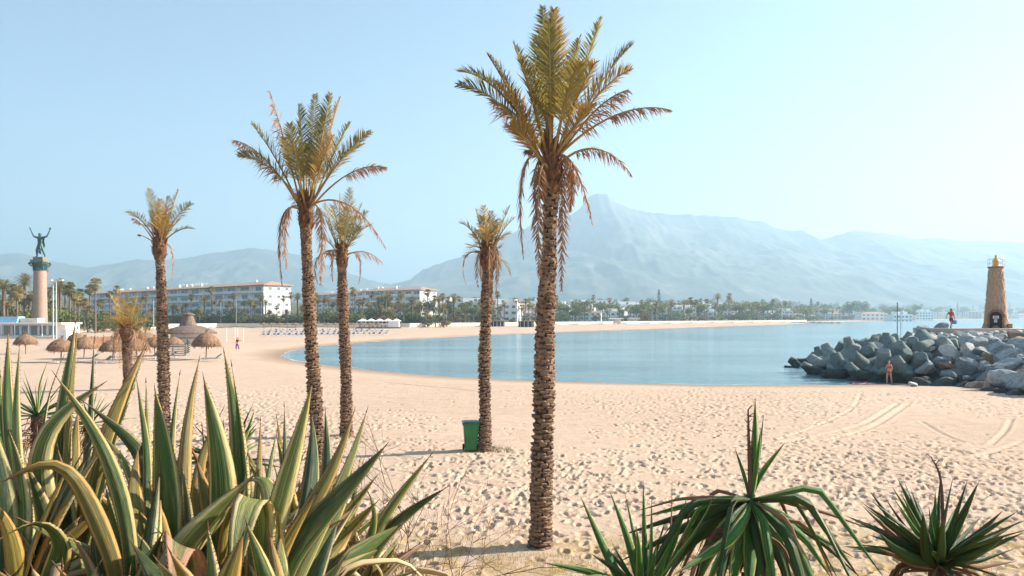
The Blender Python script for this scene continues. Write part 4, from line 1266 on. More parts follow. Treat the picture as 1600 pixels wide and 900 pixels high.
def tetra_mesh():
    mb = MB()
    dirs = [Vector((0, 0, 1))] + [Vector((math.cos(a) * .943, math.sin(a) * .943, -.333)) for a in (0, 2 * PI / 3, 4 * PI / 3)]
    for dv in dirs:
        mb.tube([dv * .0, dv * .5, dv * 1.35, dv * 1.92, dv * 2.0], [.84, .80, .62, .54, .45], 20)
    return mb.mesh('tetrapod', [M['concrete']], True)
tm = tetra_mesh()
for p in tm.polygons:
    if len(p.vertices) > 4: p.use_smooth = False
random.seed(90)
places = [(1240, 576, .5), (1252, 570, .75), (1264, 560, .7), (1285, 574, .8), (1282, 554, .7), (1300, 562, .85), (1315, 580, .85), (1330, 566, .85), (1310, 545, .65), (1330, 548, .75), (1345, 541, .7), (1352, 578, .9),
          (1366, 560, .9), (1382, 578, .95), (1395, 555, .9), (1362, 541, .65), (1385, 541, .65), (1418, 566, .95), (1455, 546, 1.05), (1412, 584, .8), (1425, 548, .8), (1400, 540, .6), (1300, 586, .6),
          (1340, 588, .65), (1474, 548, .7), (1440, 574, .8), (1375, 590, .55), (1270, 580, .6), (1405, 570, .8), (1435, 540, .6), (1346, 560, .7), (1322, 536, .5), (1292, 540, .5), (1372, 532, .5), (1415, 534, .5)]
places.sort()
big = None
for i, (px, py, s) in enumerate(places):
    v = None
    for dy in range(0, 60, 1):
        v = hit(px, py + dy, mound)
        if v.y < 3900: break
    o = bpy.data.objects.new('tetrapod', tm); link(o)
    o.location = (v.x, v.y, v.z); o.scale = (s * .88,) * 3
    o.rotation_euler = (random.uniform(0, 6.3), random.uniform(0, 6.3), random.uniform(0, 6.3))
    where = ('at the water-side tip' if px < 1290 else 'left of the woman' if px < 1375 else 'behind the woman' if px < 1420 else 'beside the boulders')
    lvl = 'low' if py > 565 else ('upper' if py < 545 else 'mid-height')
    tag(o, '%s from the left, %s grey-green concrete tetrapod %s' % (ordn(i), lvl, where), 'tetrapod', 'concrete tetrapods on the breakwater')
    if s == 1.05: big = o
big.rotation_euler = (1.0, 1.15, .4)
big['label'] = 'big concrete tetrapod with a thick leg sloping down to the right, below the man'

def place_rock(x, y, s, kind, lab, sink=.2, flat=.7, z=None):
    o = bpy.data.objects.new('boulder', random.choice(rocks[kind])); link(o)
    zz = float(mound(x, y)) if z is None else z
    o.location = (x, y, zz + s * (.30 - sink))
    o.scale = (s * random.uniform(.9, 1.4), s * random.uniform(.8, 1.2), s * flat * random.uniform(.8, 1.2))
    o.rotation_euler = (random.uniform(-.5, .5), random.uniform(-.5, .5), random.uniform(0, 6.3))
    tag(o, lab, 'boulder', 'boulders of the breakwater')
    return o
random.seed(91)
cnt = 0
pts_r = []
tries = 0
while cnt < 210 and tries < 9000:
    tries += 1
    x = random.uniform(25, 66); y = random.uniform(33, 66)
    if not bool(inside(np.array([x]), np.array([y]), foot)[0]): continue
    px = 800 + x / y * F
    if px > 1640 or px < 1360: continue
    if px < 1440 and y < 60: continue
    if px < 1475 and y < 57 and random.random() < .5: continue
    near = y < 55
    s = random.uniform(1.3, 2.4) if y < 48 else random.uniform(1.0, 2.0) if y < 57 else random.uniform(.6, 1.3)
    if any((x - a) ** 2 + (y - b) ** 2 < (.36 * (s + c)) ** 2 for a, b, c in pts_r): continue
    if y > 64.2: continue
    pts_r.append((x, y, s)); cnt += 1
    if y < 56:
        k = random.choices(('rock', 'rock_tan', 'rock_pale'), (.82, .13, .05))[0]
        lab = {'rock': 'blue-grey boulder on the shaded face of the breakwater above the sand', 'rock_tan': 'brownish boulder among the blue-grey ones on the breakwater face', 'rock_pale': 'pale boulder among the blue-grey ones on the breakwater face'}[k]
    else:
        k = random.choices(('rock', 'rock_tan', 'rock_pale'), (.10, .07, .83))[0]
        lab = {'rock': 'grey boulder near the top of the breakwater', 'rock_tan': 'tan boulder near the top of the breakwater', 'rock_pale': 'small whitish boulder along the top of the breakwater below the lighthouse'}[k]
    sz = 'huge ' if s > 2.1 else 'large ' if s > 1.7 else 'middling ' if s > 1.2 else 'small '
    pos = ', next to the tetrapods' if px < 1475 else ', left of the lighthouse' if px < 1535 else ', below the lighthouse' if px < 1578 else ', by the right edge'
    hgt = 'lower row, ' if y < 45 else 'second row up, ' if y < 50 else 'middle, ' if y < 56 else ''
    lab = hgt + sz + lab.replace('small ', '').split(' on the')[0].split(' among')[0].split(' near')[0].split(' along')[0] + (' on the breakwater face' if y < 56 else ' near the breakwater top') + pos
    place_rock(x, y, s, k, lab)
seen_ = {}
for o in sorted([o for o in bpy.data.objects if o.name.startswith('boulder') and o.get('group') == 'boulders of the breakwater'], key=lambda q: q.location.x / q.location.y):
    seen_.setdefault(o['label'], []).append(o)
for l_, os_ in seen_.items():
    if len(os_) > 1:
        for i, o in enumerate(os_): o['label'] = ordn(i) + ' from the left, ' + l_.replace('blue-grey', 'grey').replace('middle, ', '').replace('the ', '').replace('near breakwater', 'near jetty')
for px, py, s, k, lab in [(1497, 593, 1.5, 'rock', 'grey boulder on the sand edge right of the woman'), (1462, 592, 1.3, 'rock', 'rounded grey boulder at the waterline behind the woman'), (1440, 597, 1.0, 'rock', 'flat low grey boulder at the edge of the sand'),
                          (1537, 588, 1.2, 'rock_tan', 'lone sandy-orange boulder low on the breakwater'), (1575, 606, 1.9, 'rock', 'large blue-grey boulder at the foot of the breakwater by the right edge'), (1425, 600, .7, 'rock_pale', 'small pale stone at the waterline'),
                          (1600, 612, 2.0, 'rock', 'boulder cut by the right edge of the picture at the foot of the breakwater')]:
    v = hit(px, py + 4)
    place_rock(v.x, v.y, s, k, lab, .05, .75, v.z)
for px, py in [(1413, 511), (1436, 511)]:
    d = 73; v = P(px, py, d)
    o = place_rock(v.x, 69.5, 1.5, 'rock', 'dark rock tip beyond the breakwater path, near %s' % ('the poles' if px < 1420 else 'the man'), .1, .6, 2.95)

# ------------------------------------------------------------------ lighthouse
def lighthouse():
    v = P(1556, 513, 68.2)
    root = empty('lighthouse', (v.x, 68.2, 3.402), -.58, label='small round stone lighthouse with an orange lantern on the breakwater', cat='lighthouse')
    Hh = 5.55; R0, R1 = .98, .57
    def R(z):
        t = z / Hh
        return R0 + (R1 - R0) * t + .10 * math.exp(-z / .3)
    mb = MB(); mb.lathe([(R(z) - .05, z) for z in np.linspace(0, Hh, 16)], 36)
    wall = mb.build('wall', M['mortar'], root)
    random.seed(5)
    st = MB()
    z = 0; row = 0
    while z < Hh - .1:
        h = random.uniform(.16, .26); h = min(h, Hh - z)
        n = int(2 * PI * R(z) / random.uniform(.30, .42)); ph = random.random()
        cuts = sorted([(i + random.uniform(-.25, .25)) / n for i in range(n)])
        for i in range(n):
            a0 = (cuts[i] + ph) * 2 * PI; a1 = (cuts[(i + 1) % n] + (1 if i == n - 1 else 0) + ph) * 2 * PI
            mid = (a0 + a1) / 2 % (2 * PI)
            dang = abs((mid - 1.5 * PI + PI) % (2 * PI) - PI)
            if z < 1.62 and dang * R(z) < .60 - max(0, z - 1.1) * .6: continue
            g = .018 / R(z); p = random.uniform(0, .05)
            vs = []
            for zz, in_ in ((z + .012, 0), (z + h - .012, 0)):
                for aa in (a0 + g, a1 - g):
                    for rr in (R(zz) - .06, R(zz) + p):
                        vs.append((rr * math.cos(aa), rr * math.sin(aa), zz))
            st.add(vs, [(1, 3, 7, 5), (0, 1, 5, 4), (3, 2, 6, 7), (4, 5, 7, 6), (0, 2, 3, 1)])
        z += h
    st.build('stones', M['tower'], wall, kind='stuff')
    # door: arch of stones, dark door and two notices, facing the camera
    a = MB()
    for i in range(11):
        w = PI * i / 10
        cx, cz = math.cos(w) * .56, 1.12 + math.sin(w) * .50
        a.box(cx, -R0 - .02, cz, .17, .34, .17, 0)
    for s in (-1, 1):
        for k in range(5): a.box(s * .56, -R0 - .03, .12 + k * .225, .17, .34, .205)
    a.build('door_arch', M['tower'], root)
    dm = MB()
    vs = [(-.47, 0, 0), (.47, 0, 0)] + [(.47 * math.cos(PI * i / 10), 0, 1.12 + .42 * math.sin(PI * i / 10)) for i in range(11)]
    vv = [(x, -R0 + .02, z) for x, y, z in vs]
    dm.add(vv, [tuple(range(len(vv)))])
    for k in range(-2, 3): dm.box(k * .18, -R0 - .0, .68, .025, .03, 1.3)
    dd = dm.build('door', M['dark'], root)
    for (cx, cz, w, h) in ((0, 1.02, .46, .26), (-.02, .68, .24, .28)):
        n_ = MB(); n_.box(cx, -R0 - .045, cz, w, .02, h)
        for q in range(3): n_.box(cx, -R0 - .058, cz - h * .3 + q * h * .28, w * .7, .004, .03, 1)
        n_.build('notice', [M['white'], M['dark']], dd)
    cp = MB(); cp.lathe([(.60, Hh), (.66, Hh + .03), (.66, Hh + .14), (.60, Hh + .16)], 28); cp.build('platform', M['tower'], root)
    ln = MB(); ln.lathe([(.30, Hh + .16), (.30, Hh + .25), (.26, Hh + .3), (.26, Hh + .62), (.32, Hh + .66), (.25, Hh + .78), (.10, Hh + .95), (.09, Hh + 1.2), (.02, Hh + 1.26)], 16)
    ln.build('lantern', M['orange'], root, smooth=False)
    rl = MB()
    for i in range(10):
        w = 2 * PI * i / 10
        rl.tube([(.64 * math.cos(w), .64 * math.sin(w), Hh + .1), (.64 * math.cos(w), .64 * math.sin(w), Hh + .85)], .018, 5)
    for z in (.48, .85):
        q = [(.64 * math.cos(2 * PI * i / 24), .64 * math.sin(2 * PI * i / 24), Hh + z) for i in range(25)]
        rl.tube(q, .016, 5, caps=False)
    rl.build('railing', M['metal'], root)
    bl = MB(); bl.box(R0 + .12, -.5, .22, .35, .35, .4); bl.build('step_block', M['tower'], root)
lighthouse()
for px, h, lab in ((1402, 2.4, 'tall thin dark pole on the tip of the breakwater'), (1407.5, 1.9, 'shorter thin pole beside the tall one on the breakwater')):
    v = P(px, 516, 66); mb = MB(); mb.tube([(0, 0, -.6), (0, 0, h)], .035, 6); mb.lathe([(.06, h), (.06, h + .06), (.01, h + .09)], 8)
    o = mb.build('marker_pole', M['dark'] if h > 2 else M['metal'], label=lab, cat='pole'); o.location = (v.x, 66, v.z)

# ------------------------------------------------------------------ people
def figure(name, joints, bones, mat, loc, rz, scale=1.0, sub=2, grow=1.22, **k):
    """one continuous skinned body; joints name -> (x, y, z, radius); facing -y"""
    names = list(joints)
    me = bpy.data.meshes.new(name)
    me.from_pydata([joints[n][:3] for n in names], [(names.index(a), names.index(b)) for a, b in bones], [])
    o = bpy.data.objects.new(name, me); link(o)
    o.location = loc; o.rotation_euler.z = rz; o.scale = (scale,) * 3
    md = o.modifiers.new('skin', 'SKIN'); md.use_smooth_shade = True; md.branch_smoothing = .6
    sv = me.skin_vertices[0].data
    for i, n in enumerate(names):
        r = joints[n][3]
        r = r if hasattr(r, '__len__') else (r, r)
        g_ = 1.0 if n[0] in 'ft' and n[:2] != 'to' else grow
        sv[i].radius = (r[0] * g_, r[1] * g_)
        sv[i].use_root = (i == 0)
    o.modifiers.new('sub', 'SUBSURF').render_levels = sub
    o.modifiers['sub'].levels = 1
    me.materials.append(mat)
    return tag(o, **k)

def body(arms, legs, lean=0.0, female=False, head=(0, 0)):
    """arms, legs: per side lists of joint positions (x,y,z)"""
    J = {}
    J['pelvis'] = (0, 0, .93, (.135, .10))
    J['waist'] = (0, lean * .3, 1.10, (.105 if female else .125, .085))
    J['chest'] = (0, lean * .7, 1.30, (.14 if female else .165, .105))
    J['neck0'] = (0, lean, 1.45, (.065, .06)); J['neck'] = (0, lean * 1.1, 1.52, (.05, .05))
    J['jaw'] = (head[0] * .5, lean * 1.1 - .025 + head[1] * .5, 1.59, (.062, .07))
    J['head'] = (head[0], lean * 1.1 + head[1], 1.68, (.078, .095)); J['crown'] = (head[0], lean * 1.1 + head[1] + .01, 1.755, (.05, .06))
    B = [('pelvis', 'waist'), ('waist', 'chest'), ('chest', 'neck0'), ('neck0', 'neck'), ('neck', 'jaw'), ('jaw', 'head'), ('head', 'crown')]
    for s, nm in ((-1, 'l'), (1, 'r')):
        sh, el, wr = arms[nm]
        J['sh' + nm] = (*sh, .055); J['el' + nm] = (*el, .038); J['wr' + nm] = (*wr, .024)
        B += [('neck0', 'sh' + nm), ('sh' + nm, 'el' + nm), ('el' + nm, 'wr' + nm)]
        w, e = Vector(wr), Vector(el); dv = (w - e).normalized()
        sd = dv.cross(Vector((0, 1, 0)));
        if sd.length < .1: sd = Vector((1, 0, 0))
        sd.normalize()
        pm = w + dv * .07; J['pm' + nm] = (*pm, (.038, .018)); B.append(('wr' + nm, 'pm' + nm))
        for q in range(4):
            b = pm + dv * .05 + sd * (q - 1.5) * .019; t = b + dv * (.05, .06, .055, .042)[q] + Vector((0, -.015, 0))
            J['f%d' % q + nm] = (*b, .008); J['t%d' % q + nm] = (*t, .006)
            B += [('pm' + nm, 'f%d' % q + nm), ('f%d' % q + nm, 't%d' % q + nm)]
        tb = w + dv * .045 - sd * .035; J['th' + nm] = (*tb, .009); J['tt' + nm] = (*(tb + dv * .04 - sd * .015), .007)
        B += [('pm' + nm, 'th' + nm), ('th' + nm, 'tt' + nm)]
        hp, kn, an, to = legs[nm]
        J['hp' + nm] = (*hp, .09); J['kn' + nm] = (*kn, .055); J['cf' + nm] = (*(Vector(kn).lerp(Vector(an), .35) + Vector((0, .015, 0))), .052); J['an' + nm] = (*an, .034); J['to' + nm] = (*to, (.035, .022))
        B += [('pelvis', 'hp' + nm), ('hp' + nm, 'kn' + nm), ('kn' + nm, 'cf' + nm), ('cf' + nm, 'an' + nm), ('an' + nm, 'to' + nm)]
    return J, B

def cloth(J, parts, name, mat, root, grow=.014):
    """a garment that follows a chain of the body's joints"""
    me = bpy.data.meshes.new(name)
    names = []
    for a, b in parts:
        for n in (a, b):
            if n not in names: names.append(n)
    def pos(n):
        if isinstance(n, tuple):
            a, b, t = n; return Vector(J[a][:3]).lerp(Vector(J[b][:3]), t)
        return Vector(J[n][:3])
    def rd(n):
        def r1(m):
            r = J[m][3]; return Vector(r) if hasattr(r, '__len__') else Vector((r, r))
        if isinstance(n, tuple):
            return r1(n[0]).lerp(r1(n[1]), n[2])
        return r1(n)
    me.from_pydata([pos(n) for n in names], [(names.index(a), names.index(b)) for a, b in parts], [])
    o = bpy.data.objects.new(name, me); link(o, root)
    md = o.modifiers.new('skin', 'SKIN'); md.use_smooth_shade = True
    for i, n in enumerate(names):
        r = rd(n); me.skin_vertices[0].data[i].radius = (r.x * 1.22 + grow, r.y * 1.22 + grow); me.skin_vertices[0].data[i].use_root = i == 0
    s = o.modifiers.new('sub', 'SUBSURF'); s.render_levels = 2; s.levels = 1
    me.materials.append(mat)
    return o

def hairface(J, root, hm, long=False, facey=-1):
    h = Vector(J['head'][:3])
    mb = MB()
    n = 14
    rows = [(0, .115), (.35, .108), (.75, .098), (1.15, .09), (1.5, .088)]
    vs = []; fs = []
    for i, (a, r) in enumerate(rows):
        for k in range(n):
            w = 2 * PI * k / n
            x = math.sin(a) * math.cos(w) * .092; y = math.sin(a) * math.sin(w) * .112 + .012; z = math.cos(a) * .115 + .0
            if y < -.03 and a > .9: y += .06; x *= .9
            vs.append(h + Vector((x, y, z + .012)))
    for i in range(len(rows) - 1):
        for k in range(n):
            k2 = (k + 1) % n
            if rows[i][0] >= .75 and math.sin(2 * PI * (k + .5) / n) < -.3: continue
            fs.append((i * n + k, i * n + k2, (i + 1) * n + k2, (i + 1) * n + k))
    mb.add(vs, fs)
    mb.tube([h + Vector((0, .07, .03)), h + Vector((0, .10, -.06)), h + Vector((0, .09, -.20 if long else -.10))], [.07, .065, .02], 8)
    mb.build('hair', hm, root, smooth=True)
    fm = MB()
    fm.add([h + Vector((-.012, -.10, .01)), h + Vector((.012, -.10, .01)), h + Vector((0, -.125, -.03)), h + Vector((-.014, -.10, -.035)), h + Vector((.014, -.10, -.035))], [(0, 1, 2), (0, 2, 3), (1, 4, 2), (3, 2, 4)])
    fm.build('nose', root.data.materials[0], root)
    em = MB()
    for s in (-1, 1): em.box(s * .032, h.y - .094, h.z + .012, .022, .012, .010)
    em.box(0, h.y - .088, h.z - .058, .045, .012, .010)
    em.build('eyes_and_mouth', M['hair'], root)
    er = MB()
    for s in (-1, 1): er.tube([(s * .078, h.y + .01, h.z - .03), (s * .092, h.y + .01, h.z), (s * .080, h.y + .01, h.z + .03)], [.008, .012, .008], 5)
    er.build('ears', root.data.materials[0], root)

def people():
    # woman in a coral bikini at the water's edge, weight on one leg, hands before her chest
    J, B = body({'l': ((-.155, 0, 1.42), (-.20, .0, 1.16), (-.10, -.20, 1.28)), 'r': ((.155, 0, 1.42), (.21, -.02, 1.14), (.14, -.12, .92))},
                {'l': ((-.10, 0, .86), (-.13, -.03, .47), (-.14, .02, .07), (-.16, -.13, .03)), 'r': ((.10, 0, .86), (.15, -.05, .47), (.19, .02, .07), (.23, -.12, .03))}, 0, True)
    v = hit(1389, 600)
    w = figure('person', J, B, M['skin'], (v.x, v.y, v.z + .01), -.5, .93, 2, label='woman in a coral bikini standing at the water edge before the tetrapods', cat='person')
    for nm, prof, yo in (('bikini_top', [(.150, .112, 1.245), (.176, .140, 1.275), (.180, .142, 1.31), (.160, .118, 1.35)], -.006), ('bikini_bottom', [(.06, .07, .80), (.168, .125, .865), (.176, .130, .91), (.160, .118, .965)], 0)):
        mb = MB(); vs = []; fs = []
        for rx, ry, z in prof:
            for q in range(20):
                a = 2 * PI * q / 20
                bust = .018 * max(0, -math.sin(a)) * abs(math.cos(a)) * 2 if nm == 'bikini_top' else 0
                vs.append((rx * math.cos(a), (ry + bust) * math.sin(a) + yo, z))
        for i in range(3):
            for q in range(20): fs.append((i * 20 + q, i * 20 + (q + 1) % 20, (i + 1) * 20 + (q + 1) % 20, (i + 1) * 20 + q))
        mb.add(vs, fs); mb.build(nm, M['coral'], w, smooth=True)
    hairface(J, w, M['hair_fair'], True)
    # towel and bag
    v = hit(1362, 600.5); mb = MB()
    n = 12
    for j in range(5):
        for i in range(n):
            mb.v.append((i / (n - 1) * 1.7, j / 4 * .8, .03 + .04 * math.sin(i * 1.3 + j) * random.random())); mb.a.append((0., 0.))
    for j in range(4):
        for i in range(n - 1): mb.f.append((j * n + i, j * n + i + 1, (j + 1) * n + i + 1, (j + 1) * n + i)); mb.m.append(0)
    o = mb.build('beach_towel', M['pink'], label='pink beach towel spread on the sand left of the woman', cat='towel', smooth=True); o.location = (v.x - 1.3, v.y, v.z)
    v = hit(1370, 599); mb = MB(); mb.lathe([(.18, 0), (.27, .05), (.28, .2), (.20, .34), (.16, .36)], 12, jit=.08); mb.tube([(-.15, 0, .34), (-.08, 0, .5), (.08, 0, .5), (.15, 0, .34)], .015, 5)
    o = mb.build('beach_bag', M['lilac'], label='lilac beach bag lying beside the pink towel', cat='bag', smooth=True); o.location = (v.x, v.y, v.z + .01)
    # man walking away along the breakwater
    J, B = body({'l': ((-.20, 0, 1.43), (-.38, .02, 1.22), (-.50, -.06, 1.02)), 'r': ((.20, 0, 1.43), (.29, .02, 1.16), (.27, -.08, .93))},
                {'l': ((-.10, 0, .88), (-.11, -.20, .50), (-.10, -.10, .09), (-.10, -.24, .04)), 'r': ((.10, 0, .88), (.10, .02, .47), (.09, .20, .10), (.09, .10, .03))}, -.03, False)
    v = P(1486, 513.5, 66.3)
    m = figure('person', J, B, M['skin_tan'], (v.x, 66.3, 3.405), .15, 1.0, 2, label='man in a red shirt walking on top of the breakwater with a blue bag', cat='person')
    cloth(J, [('waist', 'chest'), ('chest', 'neck0'), ('neck0', 'shl'), ('neck0', 'shr'), ('shl', ('shl', 'ell', .5)), ('shr', ('shr', 'elr', .5))], 'shirt', M['red'], m, .018)
    cloth(J, [('pelvis', ('pelvis', 'waist', .5)), ('pelvis', 'hpl'), ('pelvis', 'hpr'), ('hpl', ('hpl', 'knl', .75)), ('hpr', ('hpr', 'knr', .75))], 'shorts', M['maroon'], m, .02)
    hairface(J, m, M['hair'])
    mb = MB(); mb.box(0, 0, -.26, .30, .14, .34, 0, 0, .85); mb.tube([(-.08, 0, -.08), (0, 0, .02), (.08, 0, -.08)], .012, 5)
    o = mb.build('shoulder_bag', M['blue'], label='blue bag hanging from the hand of the man on the breakwater', cat='bag'); o.location = (v.x + .27, 66.2, 3.405 + .83)
    # stroller on the far sand
    J, B = body({'l': ((-.17, 0, 1.42), (-.25, .05, 1.16), (-.22, -.02, .92)), 'r': ((.17, 0, 1.42), (.42, -.05, 1.36), (.66, -.08, 1.38))},
                {'l': ((-.10, 0, .88), (-.12, -.15, .50), (-.11, -.02, .09), (-.11, -.16, .03)), 'r': ((.10, 0, .88), (.10, .08, .47), (.09, .24, .10), (.09, .13, .03))}, -.02, True)
    v = hit(371, 548)
    w = figure('person', J, B, M['skin'], (v.x, v.y, v.z), -.3, 1.0, 1, label='person in purple trousers walking on the sand right of the thatched hut, one arm out', cat='person')
    cloth(J, [('waist', 'chest'), ('chest', 'neck0'), ('neck0', 'shl'), ('neck0', 'shr')], 'shirt', M['maroon'], w, .02)
    cloth(J, [('pelvis', ('pelvis', 'waist', .5)), ('pelvis', 'hpl'), ('pelvis', 'hpr'), ('hpl', 'knl'), ('hpr', 'knr'), ('knl', ('knl', 'anl', .8)), ('knr', ('knr', 'anr', .8))], 'trousers', M['purple'], w, .02)
    hairface(J, w, M['hair'], True)
people()

# ------------------------------------------------------------------ wheelie bin
def wheelie_bin():
    v = hit(735.5, 706)
    root = empty('wheelie_bin', (v.x, v.y, v.z), .12, label='green wheelie bin standing beside the foot of a palm', cat='bin')
    mb = MB()
    # tapered hollow body with a rim
    w0, d0, w1, d1, h = .40, .42, .50, .54, .92
    rings = [(w0, d0, .06), (w0 * 1.01, d0 * 1.01, .10), (w1 * .985, d1 * .985, h - .08), (w1, d1, h - .07), (w1 + .05, d1 + .04, h - .06), (w1 + .05, d1 + .04, h)]
    vs = []; fs = []
    for w, d, z in rings:
        c = .05
        for x, y in ((-w / 2 + c, -d / 2), (w / 2 - c, -d / 2), (w / 2, -d / 2 + c), (w / 2, d / 2 - c), (w / 2 - c, d / 2), (-w / 2 + c, d / 2), (-w / 2, d / 2 - c), (-w / 2, -d / 2 + c)):
            vs.append((x, y, z))
    for i in range(len(rings) - 1):
        for k in range(8): fs.append((i * 8 + k, i * 8 + (k + 1) % 8, (i + 1) * 8 + (k + 1) % 8, (i + 1) * 8 + k))
    fs.append(tuple(range(7, -1, -1))); fs.append(tuple(40 + k for k in range(8)))
    mb.add(vs, fs)
    for x in (-.12, 0, .12): mb.box(x, -.245, .45, .02, .012, .55)
    mb.build('body', M['bin'], root)
    ld = MB()
    vs = []
    for (w, d, z) in ((w1 + .08, d1 + .08, h + .002), (w1 + .08, d1 + .08, h + .03), (w1 * .8, d1 * .75, h + .075)):
        vs += [(-w / 2, -d / 2 - .01, z), (w / 2, -d / 2 - .01, z), (w / 2, d / 2, z), (-w / 2, d / 2, z)]
    ld.add(vs, [(3, 2, 1, 0), (0, 1, 5, 4), (1, 2, 6, 5), (2, 3, 7, 6), (3, 0, 4, 7), (4, 5, 9, 8), (5, 6, 10, 9), (6, 7, 11, 10), (7, 4, 8, 11), (8, 9, 10, 11)])
    l = ld.build('lid', M['bin_dark'], root)
    hb = MB(); hb.tube([(-.22, .30, h - .03), (-.22, .34, h), (.22, .34, h), (.22, .30, h - .03)], .016, 6); hb.build('handle', M['bin_dark'], root)
    for s in (-1, 1):
        wm = MB(); wm.tube([(s * .20, .20, .1), (s * .26, .20, .1)], .10, 16); o = wm.build('wheel', M['rubber'], root)
wheelie_bin()

# ------------------------------------------------------------------ beach furniture on the left
def parasol_proto():
    root = empty('thatched_parasol', (0, 0, 0), label='x', cat='parasol', group='thatched parasols on the left of the beach')
    p = MB(); p.tube([(0, 0, -.2), (0, 0, 2.7)], .06, 8); p.build('pole', M['pole'], root)
    c = MB()
    prof = [(1.35, 1.35), (1.42, 1.55), (1.30, 1.95), (1.0, 2.35), (.6, 2.65), (.22, 2.82), (.16, 2.86)]
    c.lathe(prof, 28, jit=.04)
    for i in range(420):      # strips of palm leaf hanging from the rim and lying on the dome
        w = random.uniform(0, 2 * PI); k = random.random()
        z = 1.5 + 1.25 * k; r = 1.42 * math.cos(k * 1.35) + .05
        o = Vector((math.cos(w), math.sin(w), 0)); s = Vector((-math.sin(w), math.cos(w), 0)) * random.uniform(.015, .035)
        a = o * r + Vector((0, 0, z)); b = o * (r + random.uniform(.05, .16)) + Vector((0, 0, z - random.uniform(.25, .5)))
        c.add([a - s, a + s, b + s, b - s], [(0, 1, 2, 3)])
    c.build('canopy', M['thatch'], root)
    t = MB()
    for i in range(9):
        w = i * .7; t.tube([(0, 0, 2.75), (math.cos(w) * .08, math.sin(w) * .08, 3.0), (math.cos(w) * .22, math.sin(w) * .22, 3.22)], [.04, .03, .01], 4)
    t.build('topknot', M['thatch'], root)
    return root
random.seed(8)
pp = parasol_proto(); reg(pp)
pspots = [(322, 562, 'thatched parasol right of the white thatched hut, its pole clear of the sand'), (95, 566, 'low brown thatched parasol leftmost on the sand, tilted to the left'), (131, 560, 'thatched parasol second from the left, behind an agave tip'),
          (176, 566, 'thatched parasol left of the short bushy palm'), (213, 562, 'thatched parasol half hidden by the short bushy palm'), (242, 557, 'thatched parasol just left of the slim left palm trunk'), (270, 556, 'thatched parasol just right of the slim left palm trunk'),
          (120, 545, 'thatched parasol in the second row by the reed screen'), (228, 546, 'thatched parasol in the second row behind the short bushy palm'), (40, 553, 'thatched parasol at the left edge in front of the beach bar')]
for i, (px, py, lab) in enumerate(pspots):
    o = pp if i == 0 else copy_tree(pp)
    v = hit(px, py); o.location = v; o['label'] = lab; o.rotation_euler = (random.uniform(-.05, .05), random.uniform(-.06, .06), random.uniform(0, 6)); o.scale = (1, 1, 1) if i == 0 else (.88, .88, random.uniform(.74, .85))

def lounger_proto(m1, m2, grp):
    root = empty('sun_lounger', (0, 0, 0), label='x', cat='sun lounger', group=grp)
    f = MB()
    for s in (-1, 1): f.box(0, s * .30, .30, 1.9, .04, .05)
    f.build('frame', M['white'], root)
    sm = MB(); sm.box(-.25, 0, .35, 1.3, .58, .05); sm.build('seat', m1, root)
    b = MB(); vs = []
    b.add([(.42, -.29, .35), (.42, .29, .35), (1.0, .29, .80), (1.0, -.29, .80), (.46, -.29, .31), (.46, .29, .31), (1.04, .29, .76), (1.04, -.29, .76)], [(0, 1, 2, 3), (7, 6, 5, 4), (0, 3, 7, 4), (1, 5, 6, 2), (3, 2, 6, 7), (0, 4, 5, 1)])
    b.build('backrest', m2, root)
    for x in (-.8, .8):
        for s in (-1, 1):
            l = MB(); l.box(x, s * .28, .14, .04, .04, .28); l.build('leg', M['white'], root)
    return root
l1 = lounger_proto(M['blue'], M['blue'], 'blue loungers in rows on the far beach'); reg(l1)
l2 = lounger_proto(M['white'], M['blue_pale'], 'blue loungers in rows on the far beach'); reg(l2)
l3 = lounger_proto(M['greycloth'], M['greycloth'], 'loungers under the thatched parasols'); reg(l3)
first = {1: True, 2: True, 3: True}
def put(k, v, rz, lab):
    src = {1: l1, 2: l2, 3: l3}[k]
    o = src if first[k] else copy_tree(src)
    first[k] = False
    o.location = v; o.rotation_euler.z = rz; o['label'] = lab; return o
random.seed(12)
for row, (py, x0, x1, n) in enumerate(((525.5, 410, 600, 24), (521.5, 412, 604, 24), (518, 420, 596, 18))):
    for i in range(n):
        px = x0 + (x1 - x0) * i / (n - 1) + random.uniform(-1.5, 1.5)
        v = hit(px, py + random.uniform(-.3, .3) - (px - 410) * .010)
        k = random.choice((1, 1, 2))
        put(k, v, -.9 + random.uniform(-.15, .15), ('bright blue' if k == 1 else 'white and pale blue') + ' lounger, %s from the left in the %s row by the water' % (ordn(i), ('front', 'middle', 'back')[row]))
for px, py in ((98, 566), (137, 563), (160, 566), (184, 566), (205, 564), (236, 559), (262, 558), (330, 563)):
    put(3, hit(px, py + 2), random.uniform(-.4, .2), '%s dark lounger under the thatched parasols, %s' % (ordn([98, 137, 160, 184, 205, 236, 262, 330].index(px)) + ' from the left,', 'left of the short bushy palm' if px < 200 else 'right of the short bushy palm' if px < 300 else 'right of the thatched hut'))
v = hit(281, 560)
for i in range(6):
    o = put(3, v + Vector((0, 0, .22 * i)), .1 + .03 * i, 'grey-green lounger in the stack below the thatched hut, %s' % ('bottom', 'second from the bottom', 'third from the bottom', 'fourth from the bottom', 'fifth from the bottom', 'topmost')[i])

